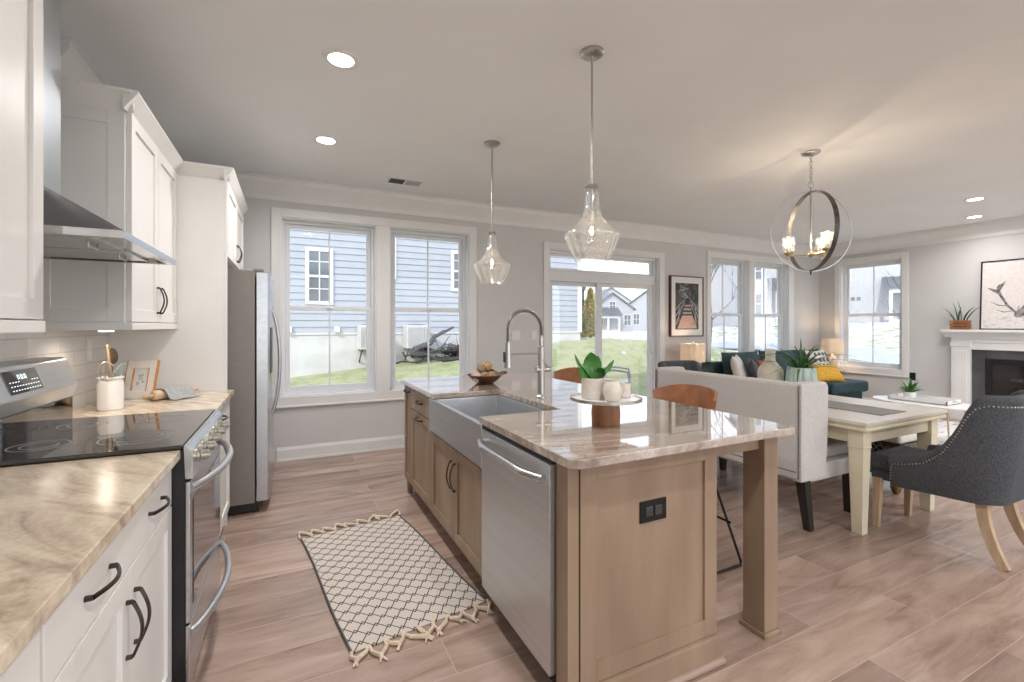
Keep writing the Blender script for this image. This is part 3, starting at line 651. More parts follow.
for a, c in ((lo, inn), (inn, inn2)):
    for i in range(4): b.faces.new((a[i], a[(i + 1) % 4], c[(i + 1) % 4], c[i]))
b.faces.new(inn2); b.faces.new(up); bmesh.ops.recalc_face_normals(b, faces=b.faces)
finish('canopy', mb, mat('polished_steel', (0.60, 0.59, 0.58), 0.14, 1.0, var=0.03, scale=40, stretch=(0.05, 1, 1)), t, None)
mb = MB(); mb.box(HX0, -0.808, 2.08, 2.38, 1.84, CEIL - 0.001, 0.002); finish('chimney', mb, mat('brushed_steel_chimney', (0.55, 0.58, 0.62), 0.35, 0.95, var=0.04, scale=30, stretch=(1, 1, 0.05)), t, None)
for ya in (1.93, 2.24):
    mb = MB(); mb.box(HX0 + 0.08, HX1 - 0.09, ya, ya + 0.29, z0 + 0.004, z0 + 0.014, 0.002)
    f = finish('filter', mb, steel_m, t, None)
    mb = MB(); mb.tube([(-0.62, ya + 0.1, z0 + 0.004), (-0.62, ya + 0.1, z0 - 0.008), (-0.62, ya + 0.19, z0 - 0.008), (-0.62, ya + 0.19, z0 + 0.004)], 0.004, 6); finish('filter_handle', mb, nickel_m, f)
for ya in (1.90, 2.55):
    mb = MB(); mb.lathe([(0, 0.003), (0.022, 0.003), (0.022, 0.012), (0, 0.012)], (-0.56, ya, z0), 16, cap=False); finish('lamp', mb, trim_m, t)

# range
RX = -0.317
t = thing('range', 'stainless electric range with black glass top set into the left counter', 'stove', (-0.6, (Y1 + Y2) / 2, 0))
mb = MB(); mb.box(-0.96, RX - 0.010, Y1 + 0.003, Y2 - 0.003, 0.03, CT - 0.004); finish('body', mb, black_m, t, None)
mb = MB(); mb.box(-0.93, RX - 0.016, Y1 - 0.002, Y2 + 0.002, CT + 0.001, CT + 0.016, 0.004); finish('cooktop', mb, blackglass_m, t)
ck = t.children[-1]
for (bx_, by_, br_) in ((-0.50, Y1 + 0.20, 0.115), (-0.50, Y2 - 0.20, 0.095), (-0.77, Y1 + 0.20, 0.08), (-0.77, Y2 - 0.20, 0.08)):
    mb = MB()
    for q in (1.0, 0.62): mb.lathe([(br_ * q, 0.0161), (br_ * q, 0.0168), (br_ * q - 0.004, 0.0168), (br_ * q - 0.004, 0.0161)], (bx_, by_, CT), 40, closed=True)
    finish('burner_ring', mb, mat('grey_burner_print', (0.30, 0.29, 0.28), 0.3, var=0.05), t)
mb = MB(); mb.prism([(RX - 0.014, Y1 + 0.001, CT + 0.012), (RX - 0.004, Y1 + 0.001, CT + 0.012), (RX + 0.012, Y1 + 0.001, CT - 0.008), (RX + 0.016, Y1 + 0.001, 0.80), (RX - 0.009, Y1 + 0.001, 0.80)], (0, Y2 - Y1 - 0.002, 0), 0.002); cp = finish('control_panel', mb, steel_m, t, 30)
for i in range(5):
    ky = Y1 + 0.10 + i * 0.14; 
    mb = MB(); M = Matrix.Translation((RX + 0.014, ky, 0.857)) @ Euler((0, PI / 2, 0)).to_matrix().to_4x4()
    mb.lathe([(0, 0), (0.024, 0), (0.024, 0.008), (0.018, 0.012), (0.017, 0.034), (0.014, 0.037), (0, 0.037)], n=20, M=M); mb.box(-0.004, 0.004, -0.018, 0.018, 0.030, 0.042, 0.002, M=M); finish('knob', mb, knob_m, cp)
mb = MB(); mb.box(RX - 0.009, RX + 0.006, Y1 + 0.004, Y2 - 0.004, 0.30, 0.79, 0.004); od = finish('oven_door', mb, steel_m, t)
mb = MB(); mb.box(RX + 0.004, RX + 0.009, Y1 + 0.05, Y2 - 0.05, 0.345, 0.715, 0.002); finish('oven_window', mb, blackglass_m, od)
def bowbar(y0, y1, z, bow, r, foot=0.012):
    mb = MB(); n = 18
    pts = [(RX + 0.004 + bow * math.sin(PI * min(1, max(0, i / n))) ** 0.75, y0 + (y1 - y0) * i / n, z) for i in range(n + 1)]
    mb.tube(pts, [r] * (n + 1), 10); return mb
finish('handle', bowbar(Y1 + 0.015, Y2 - 0.015, 0.765, 0.075, 0.014), steel_soft_m, od)
mb = MB(); mb.box(RX - 0.009, RX + 0.006, Y1 + 0.004, Y2 - 0.004, 0.075, 0.292, 0.004); sd = finish('storage_drawer', mb, steel_m, t)
finish('handle', bowbar(Y1 + 0.015, Y2 - 0.015, 0.262, 0.07, 0.013), steel_soft_m, sd)
mb = MB(); mb.prism([(-0.865, Y1 + 0.004, CT + 0.012), (-0.865, Y1 + 0.004, 1.02), (-0.985, Y1 + 0.004, 1.02), (-0.985, Y1 + 0.004, CT + 0.012)], (0, Y2 - Y1 - 0.008, 0), 0.002); finish('lower_splash', mb, blackglass_m, t, 30)
mb = MB(); mb.prism([(-0.866, Y1 + 0.002, 1.02), (-0.847, Y1 + 0.002, 1.075), (-0.884, Y1 + 0.002, 1.185), (-0.90, Y1 + 0.002, 1.195), (-0.985, Y1 + 0.002, 1.195), (-0.985, Y1 + 0.002, 1.02)], (0, Y2 - Y1 - 0.004, 0), 0.004); bgd = finish('backguard', mb, steel_soft_m, t, 30)
# display on the slanted face
sl = Vector((-0.037, 0, 0.11)).normalized(); nrm = Vector((sl.z, 0, -sl.x)); o0 = Vector((-0.847, 0, 1.075)) + nrm * 0.0005
def onslant(y, s, h): return o0 + Vector((0, y, 0)) + sl * s + nrm * h
mb = MB(); mb.prism([onslant(2.14, 0.018, 0), onslant(2.36, 0.018, 0), onslant(2.36, 0.102, 0), onslant(2.14, 0.102, 0)], nrm * 0.003); dsp = finish('display', mb, blackglass_m, bgd, None)
mb = MB()
def seg(y, s, w, h): mb.prism([onslant(y, s, 0.0032), onslant(y + w, s, 0.0032), onslant(y + w, s + h, 0.0032), onslant(y, s + h, 0.0032)], nrm * 0.0006)
for k, dg in enumerate(((1, 1, 0), (1, 1, 1), (1, 0, 1))):
    yy = 2.215 + k * 0.022
    seg(yy, 0.068, 0.0025, 0.016); seg(yy + 0.010, 0.068, 0.0025, 0.016); seg(yy, 0.082, 0.012, 0.0025)
    if dg[2]: seg(yy, 0.068, 0.012, 0.0025)
for i in range(11):
    for j in range(3):
        if not (j == 2 and 4 <= i <= 7): seg(2.152 + i * 0.0185, 0.028 + j * 0.015, 0.007, 0.0035)
C_d = finish('display_print', mb, display_m, bgd, None)

# refrigerator
FY0, FY1 = 3.70, 4.61
t = thing('refrigerator', 'stainless side by side refrigerator against the left wall near the windows', 'refrigerator', (-0.6, 4.15, 0))
mb = MB(); mb.box(-0.98, -0.225, FY0, FY1, 0.075, 1.725, 0.006); finish('body', mb, fridge_side_m, t)
mb = MB(); mb.box(-0.90, -0.20, FY0 + 0.02, FY1 - 0.02, 0.012, 0.08, 0.004); finish('base_grille', mb, black_m, t)
for xx in (-0.9, -0.22):
    for yy in (FY0 + 0.05, FY1 - 0.05):
        mb = MB(); mb.lathe([(0.02, 0), (0.02, 0.03)], (xx, yy, 0), 12); finish('foot', mb, black_m, t)
ym = FY0 + 0.40
for k, (q0, q1) in enumerate(((FY0, ym - 0.003), (ym + 0.003, FY1))):
    mb = MB(); n = 10; P = [(-0.215, q0)]
    for i in range(n + 1): P.append((-0.145 + 0.018 * math.sin(PI * i / n) ** 0.6, q0 + (q1 - q0) * i / n))
    P.append((-0.215, q1)); mb.prism([(x, y, 0.085) for x, y in P], (0, 0, 1.625), 0.002); d = finish('door', mb, steel_m, t, 35)
    hy = q1 - 0.035 if k == 0 else q0 + 0.035
    mb = MB(); mb.tube([(-0.14 + 0.065 * math.sin(PI * i / 14) ** 0.6, hy, 0.62 + 0.86 * i / 14) for i in range(15)], 0.013, 10); finish('handle', mb, steel_soft_m, d)
    if k == 0:
        mb = MB(); mb.box(-0.135, -0.123, q0 + 0.09, q1 - 0.09, 0.98, 1.32, 0.006); finish('dispenser', mb, greyslate_m, d)
    mb = MB(); yy = q0 + 0.05 if k == 0 else q1 - 0.05
    mb.box(-0.24, -0.17, yy - 0.03, yy + 0.03, 1.722, 1.742, 0.006); finish('hinge_cover', mb, fridge_side_m, t)

# outlet on tile, wall plates
def wall_plate(label, cat, T, ac, zc, w, h, d0, rockers, plate_m, ins_m, group=None, rz=False):
    t = thing('wall_plate', label, cat, T(ac, d0, zc), group=group)
    def bb(mb, u0, u1, w0, w1, e0, e1, bev): bxw(mb, T, u0, u1, e0, e1, w0, w1, bev)
    mb = MB(); bb(mb, ac - w / 2, ac + w / 2, zc - h / 2, zc + h / 2, d0 - 0.006, d0, 0.002); finish('plate', mb, plate_m, t)
    for (u, z, ww, hh) in rockers:
        mb = MB(); bb(mb, ac + u - ww / 2, ac + u + ww / 2, zc + z - hh / 2, zc + z + hh / 2, d0 - 0.009, d0 - 0.004, 0.002); finish('receptacle' if cat == 'outlet' else 'rocker', mb, ins_m, t)
    return t
plate_m = mat('white_plastic_plate', (0.72, 0.70, 0.68), 0.4, var=0.02)
TB = wall_fn('back'); TR = wall_fn('right'); TL = lambda a, d, z: (-0.985 - d, a, z)
wall_plate('white duplex outlet on the tile behind the crock', 'outlet', TL, 3.23, 1.20, 0.075, 0.118, 0.0, [(0, 0.022, 0.036, 0.032), (0, -0.022, 0.036, 0.032)], plate_m, trim_m)
wall_plate('white double switch plate on back wall, seen inside the faucet arch', 'switch', TB, 2.493, 1.212, 0.118, 0.118, 0.0, [(-0.024, 0, 0.034, 0.068), (0.024, 0, 0.034, 0.068)], plate_m, trim_m)
wall_plate('white switch plate on back wall nearest the patio door casing', 'switch', TB, 2.745, 1.212, 0.078, 0.118, 0.0, [(0, 0, 0.034, 0.068)], plate_m, trim_m)
wall_plate('small black outlet on right wall behind the coffee table plant', 'outlet', TR, 3.63, 0.55, 0.075, 0.118, 0.0, [(0, 0.022, 0.036, 0.032), (0, -0.022, 0.036, 0.032)], black_m, black_m)

# things on the far counter
cxx, cyy = -0.822, 2.98
t = thing('utensil_crock', 'white ceramic utensil crock on counter right of the range', 'crock', (cxx, cyy, CT))
mb = MB(); mb.lathe([(0, 0.002), (0.049, 0.0), (0.053, 0.006), (0.053, 0.135), (0.048, 0.148), (0.048, 0.154), (0.053, 0.158), (0.054, 0.166), (0.049, 0.168), (0.045, 0.16), (0.045, 0.012), (0, 0.010)], (cxx, cyy, CT), 36, cap=False); finish('crock_wall', mb, white_cer_m, t)
def uten(dx, dy, tx, ty, L):
    p = Vector((cxx + dx, cyy + dy, CT + 0.014)); q = Vector((cxx + tx, cyy + ty, CT + L)); return p, q
t = thing('whisk', 'wire whisk at left of the white crock', 'whisk', (cxx, cyy - 0.03, CT + 0.1))
p, q = uten(0.01, 0.02, 0.0, -0.032, 0.165)
mb = MB(); mb.tube([p, p.lerp(q, 0.9)], 0.006, 8); finish('handle', mb, nickel_m, t)
dv = (q - p).normalized(); s1 = dv.cross(Vector((1, 0, 0))).normalized(); s2 = dv.cross(s1)
mb = MB()
for k in range(4):
    a = PI * k / 4; sd_ = s1 * math.cos(a) + s2 * math.sin(a); o_ = p.lerp(q, 0.85)
    mb.tube([o_ + dv * (0.055 * (1 - math.cos(2 * PI * i / 20))) + sd_ * (0.034 * math.sin(2 * PI * i / 20)) for i in range(21)], 0.0016, 5)
finish('wire_loop', mb, nickel_m, t)
mb = MB(); p, q = uten(0.01, 0.03, -0.005, -0.03, 0.325); mb.tube([p, p.lerp(q, .5), q], [0.006, 0.0065, 0.005], 8); mb.ball(q, 0.0075)
single('wooden_spoon', mb, lightoak_m, 'thin pale wooden handle standing tallest in the white crock', 'spoon', p)
t = thing('ladle', 'dark wooden spoon with oval head in the white crock', 'spoon', (cxx, cyy, CT + 0.1))
p, q = uten(-0.01, -0.02, 0.0, 0.026, 0.235); mb = MB(); mb.tube([p, q], 0.006, 8); finish('handle', mb, spoon_m, t)
mb = MB(); M = Matrix.Translation(q + Vector((0.0, 0.012, 0.035))) @ Euler((0.25, 0, -0.4)).to_matrix().to_4x4()
mb.ball((0, 0, 0), 1, 3, (0.010, 0.029, 0.042), M); finish('bowl', mb, spoon_m, t)
t = thing('spatula', 'grey silicone spatula leaning to the right in the white crock', 'spatula', (cxx, cyy, CT + 0.1))
p, q = uten(-0.02, -0.02, 0.018, 0.026, 0.172); mb = MB(); mb.tube([p, q], 0.005, 8); finish('handle', mb, lightoak_m, t)
mb = MB(); M = Matrix.Translation(q) @ Euler((-0.45, 0.15, -0.4)).to_matrix().to_4x4(); mb.prism([(-0.004, -0.026, 0), (-0.004, 0.026, 0), (-0.004, 0.030, 0.075), (-0.004, -0.016, 0.060)], (0.008, 0, 0), 0.003, M); finish('blade', mb, silicone_m, t)

# tabletop photo frame leaning back on its stand
fo = Vector((-0.80, 3.34, CT)); Mf = Matrix.Translation(fo) @ Euler((0, 0, -0.45)).to_matrix().to_4x4() @ Euler((-0.22, 0, 0)).to_matrix().to_4x4()
t = thing('photo_frame', 'small inlaid photo frame leaning on counter beside the crock', 'picture frame', fo)
def fr(mb, x0, x1, z0, z1, y0, y1, bev=0.002): mb.box(x0, x1, y0, y1, z0, z1, bev, M=Mf)
mb = MB(); fr(mb, -0.085, -0.047, 0.0, 0.225, -0.008, 0.008); fr(mb, 0.047, 0.085, 0.0, 0.225, -0.008, 0.008); fr(mb, -0.047, 0.047, 0.0, 0.045, -0.008, 0.008); fr(mb, -0.047, 0.047, 0.180, 0.225, -0.008, 0.008); finish('frame', mb, bone_m, t)
mb = MB(); fr(mb, -0.090, -0.085, 0, 0.227, -0.008, 0.010); fr(mb, 0.085, 0.090, 0, 0.227, -0.008, 0.010); fr(mb, -0.047, -0.043, 0.045, 0.18, -0.009, 0.008); fr(mb, 0.043, 0.047, 0.045, 0.18, -0.009, 0.008); finish('edge', mb, orange_m, t)
mb = MB(); fr(mb, -0.047, 0.047, 0.045, 0.180, 0.0, 0.004, 0); ph = finish('print', mb, paper_m, t)
mb = MB()
for (px, pz, pr) in ((0.0, 0.12, 0.010), (0.016, 0.10, 0.007), (-0.014, 0.09, 0.008), (0.005, 0.14, 0.006), (-0.012, 0.135, 0.005)):
    mb.lathe([(pr, 0), (pr, 0.0008), (pr - 0.002, 0.0008), (pr - 0.002, 0)], n=16, closed=True, M=Mf @ Matrix.Translation((px, -0.0005, pz)) @ Euler((PI / 2, 0, 0)).to_matrix().to_4x4())
finish('drawing', mb, greycotton_m, ph)
mb = MB(); M2 = Matrix.Translation(fo) @ Euler((0, 0, -0.45)).to_matrix().to_4x4()
mb.prism([(-0.035, 0.012, 0.001), (-0.035, 0.10, 0.001), (-0.035, 0.045, 0.15)], (0.006, 0, 0), M=M2); finish('stand', mb, orange_m, t)
# rolling pin under a tea towel
rp0 = Vector((-0.70, 3.20, CT)); ax = Vector((0.62, 0.78, 0)).normalized()
t = thing('rolling_pin', 'wooden rolling pin lying half under a grey tea towel', 'rolling pin', rp0)
mb = MB(); A = rp0 + Vector((0, 0, 0.0305)); mb.tube([A + ax * 0.0, A + ax * 0.008, A + ax * 0.23, A + ax * 0.238], [0.022, 0.029, 0.029, 0.022], 20); finish('roller', mb, pinkwood_m, t)
mb = MB(); mb.tube([A - ax * 0.052, A - ax * 0.045, A - ax * 0.02, A + ax * 0.002], [0.006, 0.013, 0.012, 0.009], 14); mb.tube([A + ax * 0.236, A + ax * 0.258, A + ax * 0.283, A + ax * 0.290], [0.009, 0.012, 0.013, 0.006], 14); finish('handle', mb, lightoak_m, t)
sdv = Vector((-ax.y, ax.x, 0)); P = []
for i in range(15):
    a = 0.045 + 0.17 * i / 14; row = []
    for j in range(17):
        w = -0.11 + 0.22 * j / 16; h = 0.031 * math.exp(-(w / 0.052) ** 4) * 2.03 + 0.004 + 0.003 * math.sin(a * 60 + w * 40)
        h = max(h, 0.003) if abs(w) > 0.05 else max(h, 0.0635 - 0.3 * (abs(w) / 0.06) ** 3 * 0.05)
        if abs(w) < 0.034: h = 0.0635 - 0.2 * w * w / 0.03
        elif abs(w) < 0.07: h = 0.0545 * (1 - (abs(w) - 0.034) / 0.036) + 0.006
        row.append(rp0 + ax * a + sdv * w + Vector((0, 0, h)))
    P.append(row)
mb = MB(); mb.grid(P); r = bmesh.ops.solidify(mb.b, geom=mb.b.faces[:], thickness=-0.003)
single('tea_towel', mb, towel_m, 'grey tea towel draped over the rolling pin', 'towel', rp0)

# ------------------------------------------------------------------ kitchen island
IX = 0.822; IB = 1.52          # door faces / seating-side panel
IY0, IY1 = 1.27, 3.66
def isl_body(t, y0, y1, name='body', z1=CT - 0.033):
    mb = MB(); mb.box(IX + 0.021, IB - 0.02, y0 + 0.0005, y1 - 0.0005, 0.115, z1); mb.box(IX + 0.085, IB - 0.02, y0 + 0.0005, y1 - 0.0005, 0.0, 0.115); return finish(name, mb, greige_m, t, None)
t = thing('island_cabinet', 'narrow single-door stained island cabinet at the window end', 'cabinet', (IX, 3.55, 0), group='stained island cabinets')
isl_body(t, 3.44, IY1)
d = finish('door', shaker('x', IX, -1, 3.443, IY1 - 0.004, 0.13, 0.855, rail=0.045), greige_m, t, 30)
finish('handle', bow_pull((IX, 3.47, 0.825), (IX, 3.60, 0.825), (-1, 0, 0)), bronze_m, d)
mb = MB(); mb.box(IX + 0.02, IX + 0.06, IY1 - 0.05, IY1 - 0.004, 0.0, 0.115, 0.004); finish('toe_block', mb, greige_m, t, None)
t = thing('island_cabinet', 'stained island cabinet with one drawer over one door, left of the sink', 'cabinet', (IX, 3.17, 0), group='stained island cabinets')
isl_body(t, 2.90, 3.44)
d = finish('drawer', slab_front('x', IX, -1, 2.903, 3.437, 0.713, 0.855), greige_m, t, 30)
finish('handle', bow_pull((IX, 3.10, 0.79), (IX, 3.235, 0.79), (-1, 0, 0)), bronze_m, d)
d = finish('door', shaker('x', IX, -1, 2.903, 3.437, 0.13, 0.706), greige_m, t, 30)
finish('handle', bow_pull((IX, 3.10, 0.672), (IX, 3.235, 0.672), (-1, 0, 0)), bronze_m, d)
t = thing('island_cabinet', 'stained two-door island cabinet under the farmhouse sink', 'cabinet', (IX, 2.44, 0), group='stained island cabinets')
isl_body(t, 1.975, 2.898, z1=0.66)
mb = MB(); mb.box(IX + 0.002, IX + 0.022, 1.978, 2.895, 0.645, 0.70, 0.002); finish('rail', mb, greige_m, t, 30)
for q0, q1, hy in ((1.978, 2.4355, 2.408), (2.4395, 2.895, 2.467)):
    d = finish('door', shaker('x', IX, -1, q0, q1, 0.13, 0.642), greige_m, t, 30)
    finish('handle', bow_pull((IX, hy, 0.415), (IX, hy, 0.565), (-1, 0, 0)), bronze_m, d)
# farmhouse sink
SY0, SY1, SX1 = 1.985, 2.775, 1.245
t = thing('farmhouse_sink', 'stainless apron-front farmhouse sink set into the island', 'sink', (1.0, 2.38, 0.66))
mb = MB(); ap = IX - 0.022
def ring(x0, x1, y0, y1, z): return [mb.b.verts.new(p) for p in ((x0, y0, z), (x1, y0, z), (x1, y1, z), (x0, y1, z))]
oy0, oy1, ox1 = 1.978, 2.870, SX1 + 0.025
bt = CT - 0.034
r0 = ring(ap, ox1, oy0, oy1, 0.662); r1 = ring(ap, ox1, oy0, oy1, bt); r2 = ring(ap + 0.028, SX1 - 0.002, SY0 + 0.002, SY1 - 0.002, bt); r3 = ring(ap + 0.045, SX1 - 0.02, SY0 + 0.02, SY1 - 0.02, 0.675)
for a, b2 in ((r0, r1), (r1, r2), (r2, r3)):
    for i in range(4): mb.b.faces.new((a[i], a[(i + 1) % 4], b2[(i + 1) % 4], b2[i]))
mb.b.faces.new(r3); mb.b.faces.new(r0); bmesh.ops.recalc_face_normals(mb.b, faces=mb.b.faces)
bmesh.ops.bevel(mb.b, geom=[e for e in mb.b.edges if e.calc_face_angle(0) > 0.5], offset=0.007, segments=3, profile=0.5, affect='EDGES')
finish('basin', mb, mat('sink_steel', (0.54, 0.55, 0.57), 0.33, 0.9, var=0.04, scale=40, stretch=(1, 0.03, 1)), t)
mb = MB(); mb.lathe([(0, 0.001), (0.03, 0.001), (0.043, 0.003), (0.045, 0.0), (0, 0.0)], (1.03, 2.38, 0.676), 24, cap=False); finish('drain', mb, nickel_m, t)
# dishwasher
t = thing('dishwasher', 'stainless dishwasher in the island at the near corner', 'dishwasher', (IX, 1.65, 0))
mb = MB(); mb.box(IX + 0.02, IB - 0.03, 1.36, 1.972, 0.10, CT - 0.035); finish('tub', mb, black_m, t, None)
mb = MB(); mb.box(IX + 0.06, IX + 0.09, 1.36, 1.972, 0.0, 0.10); finish('toe_kick', mb, black_m, t, None)
mb = MB(); mb.box(IX - 0.022, IX + 0.02, 1.352, 1.970, 0.122, 0.852, 0.004); d = finish('door', mb, steel_soft_m, t)
mb = MB(); mb.box(IX - 0.010, IX + 0.02, 1.352, 1.970, 0.852, 0.862, 0.002); finish('control_edge', mb, black_m, d, None)
mb = MB(); n = 16
mb.tube([(IX - 0.020 - 0.048 * min(1, math.sin(PI * i / n) * 1.25 + 0.35), 1.372 + 0.578 * i / n, 0.800) for i in range(n + 1)], 0.0145, 12)
for yy in (1.385, 1.937): mb.tube([(IX - 0.021, yy, 0.800), (IX - 0.045, yy, 0.800)], 0.010, 10)
finish('handle', mb, steel_m, d)
# end panel with outlet, filler and base mouldings
t = thing('island_end_panel', 'stained framed end panel of the island facing the camera', 'cabinet panel', (1.17, IY0, 0))
mb = shaker('y', IY0, -1, 0.872, IB, 0.115, CT - 0.033, th=0.024, rail=0.066, rec=0.010); finish('panel', mb, greige_m, t, 30)
mb = MB(); mb.box(IX - 0.0, 0.868, IY0 + 0.002, 1.345, 0.0, CT - 0.033, 0.004); finish('corner_stile', mb, greige_m, t, 30)
mb = MB(); mb.box(0.868, IB - 0.021, IY0 + 0.024, 1.352, 0.0, CT - 0.033); finish('core', mb, greige_m, t, None)
mb = MB(); mb.prism([(0.872, IY0 - d_, z) for d_, z in ((-0.02, 0.0), (0.014, 0.0), (0.014, 0.098), (0.010, 0.110), (-0.02, 0.115))], (IB + 0.014 - 0.872, 0, 0)); mb.box(IB, IB + 0.014, IY0, IY0 + 0.024, 0, 0.11, 0.002); finish('base_board', mb, greige_m, t, 30)
mb = MB(); mb.tube([(0.885, IY0 - 0.014, 0.012), (IB + 0.016, IY0 - 0.014, 0.012), (IB + 0.016, IY0 + 0.02, 0.012)], 0.016, 10); finish('shoe_moulding', mb, mat('pink_brown_oak_strip', (0.34, 0.24, 0.19), 0.45, scale=6, stretch=(1, 8, 8)), t)
t = thing('island_back_panel', 'stained panel on the seating side of the island', 'cabinet panel', (IB, 2.5, 0))
mb = MB(); mb.box(IB - 0.0195, IB, IY0 + 0.025, IY1, 0.0, CT - 0.033, 0.002)
for i in range(1, 4): mb.box(IB, IB + 0.008, IY0 + 0.025 + i * 0.59 - 0.03, IY0 + 0.025 + i * 0.59 + 0.03, 0.11, CT - 0.035, 0.002)
finish('panel', mb, greige_m, t, 30)
mb = MB(); mb.box(IB, IB + 0.012, IY0 + 0.04, IY1, 0, 0.11, 0.003); finish('base_board', mb, greige_m, t, 30)
TE = lambda a, d_, z: (a, IY0 + d_, z)
tt = wall_plate('black outlet on the island end panel', 'outlet', lambda a, d_, z: (a, IY0 + 0.010 + d_, z), 1.196, 0.655, 0.125, 0.078, 0.0, [(-0.022, 0, 0.034, 0.036), (0.022, 0, 0.034, 0.036)], mat('matte_black_plastic', (0.008, 0.008, 0.008), 0.55, var=0.1, spec=0.25), blackglass_m)
# legs and apron carrying the overhang
def post(label, x0, y0):
    t = thing('island_post', label, 'island leg', (x0 + 0.045, y0 + 0.05, 0), group='square posts under the island overhang')
    mb = MB(); mb.box(x0, x0 + 0.088, y0, y0 + 0.105, 0, CT - 0.033, 0.004); finish('post', mb, greige_m, t, 30)
    mb = MB(); 
    for p in ((x0 - 0.012, x0, y0 - 0.012, y0 + 0.117), (x0 + 0.088, x0 + 0.1, y0 - 0.012, y0 + 0.117), (x0, x0 + 0.088, y0 - 0.012, y0), (x0, x0 + 0.088, y0 + 0.105, y0 + 0.117)):
        mb.box(*p, 0, 0.022, 0.005)
    finish('shoe_moulding', mb, greige_m, t, 30); return t
post('square stained post under the near right corner of island countertop', 1.815, 1.275)
post('square stained post at the window end of island countertop', 1.815, 3.55)
t = thing('island_apron', 'stained apron rail under the island overhang', 'apron', (1.7, 1.32, CT - 0.1))
mb = MB(); mb.box(IB + 0.001, 1.8145, 1.300, 1.322, CT - 0.105, CT - 0.033, 0.002); finish('near_rail', mb, greige_m, t, 30)
mb = MB(); mb.box(1.862, 1.884, 1.381, 3.549, CT - 0.095, CT - 0.033, 0.002); finish('long_rail', mb, greige_m, t, 30)
mb = MB(); mb.box(IB + 0.001, 1.8145, 3.60, 3.622, CT - 0.105, CT - 0.033, 0.002); finish('far_rail', mb, greige_m, t, 30)
# countertop with the sink notch and rounded corners
def rc(cx_, cy_, r, a0): return [(cx_ + r * math.cos(a0 + PI / 2 * i / 6), cy_ + r * math.sin(a0 + PI / 2 * i / 6), CT - 0.032) for i in range(7)]
X0, X1c, Y0c, Y1c = 0.795, 1.925, 1.205, 3.70
pts = rc(X0 + 0.045, Y0c + 0.045, 0.045, PI) + rc(X1c - 0.02, Y0c + 0.02, 0.02, 1.5 * PI) + rc(X1c - 0.02, Y1c - 0.02, 0.02, 0) + rc(X0 + 0.03, Y1c - 0.03, 0.03, PI / 2)
pts += [(X0, SY1, CT - 0.032), (SX1, SY1, CT - 0.032), (SX1, SY0, CT - 0.032), (X0, SY0, CT - 0.032)]
mb = MB(); mb.prism(pts, (0, 0, 0.032), 0.004)
single('island_countertop', mb, granite_m, 'polished brown veined stone countertop of the island', 'countertop', (1.36, 2.4, CT - 0.032))

# faucet
fx, fy = 1.349, 2.376
t = thing('kitchen_faucet', 'tall spring pull-down faucet in brushed nickel behind the sink', 'faucet', (fx, fy, CT))
mb = MB(); mb.lathe([(0.030, 0), (0.030, 0.006), (0.024, 0.012), (0.022, 0.015)], (fx, fy, CT), 24); finish('base_ring', mb, nickel_m, t)
mb = MB(); mb.lathe([(0.021, 0.012), (0.021, 0.30), (0.014, 0.305), (0.013, 0.37)], (fx, fy, CT), 20); finish('column', mb, nickel_m, t)
path = [Vector((fx, fy, CT + 0.36))] + arc((fx - 0.11, fy, CT + 0.405), 0.11, 0, PI, 22) + [Vector((fx - 0.22, fy, CT + 0.33))]
mb = MB(); mb.tube(path, 0.0075, 8); hose = finish('hose', mb, black_m, t)
# coil around the hose
dense = []
for a, b2 in zip(path[:-1], path[1:]):
    m_ = max(1, int((b2 - a).length / 0.0016))
    dense += [a.lerp(b2, i / m_) for i in range(m_)]
mb = MB(); coil = []
for i, p_ in enumerate(dense):
    d_ = (dense[min(i + 1, len(dense) - 1)] - dense[max(i - 1, 0)]).normalized(); s_ = Vector((0, 1, 0)); u_ = d_.cross(s_)
    th = i * 0.0016 / 0.0115 * 2 * PI
    coil.append(p_ + (s_ * math.cos(th) + u_ * math.sin(th)) * 0.0125)
mb.tube(coil, 0.0026, 5); finish('spring', mb, nickel_m, t)
mb = MB(); hx = fx - 0.22; mb.lathe([(0.010, 0.335), (0.015, 0.325), (0.017, 0.29), (0.021, 0.20), (0.022, 0.185), (0.017, 0.182), (0, 0.184)], (hx, fy, CT), 18); hd = finish('spray_head', mb, nickel_m, t)
mb = MB(); mb.box(hx - 0.028, hx - 0.018, fy - 0.008, fy + 0.008, CT + 0.215, CT + 0.275, 0.003); finish('spray_button', mb, black_m, hd)
mb = MB(); mb.tube([(fx, fy, CT + 0.262), (hx + 0.012, fy, CT + 0.262)], 0.0055, 8); mb.lathe([(0.017, -0.008), (0.021, -0.008), (0.021, 0.008), (0.017, 0.008)], (hx, fy, CT + 0.262), 16, closed=True); finish('docking_arm', mb, nickel_m, t)
mb = MB(); mb.tube([(fx - 0.035, fy, CT + 0.165), (fx + 0.055, fy, CT + 0.165)], 0.0175, 14); finish('valve', mb, nickel_m, t)
mb = MB(); mb.tube([(fx + 0.048, fy, CT + 0.15), (fx + 0.040, fy, CT + 0.18), (fx + 0.0, fy - 0.02, CT + 0.225)], [0.008, 0.007, 0.005], 8); finish('lever', mb, nickel_m, t)

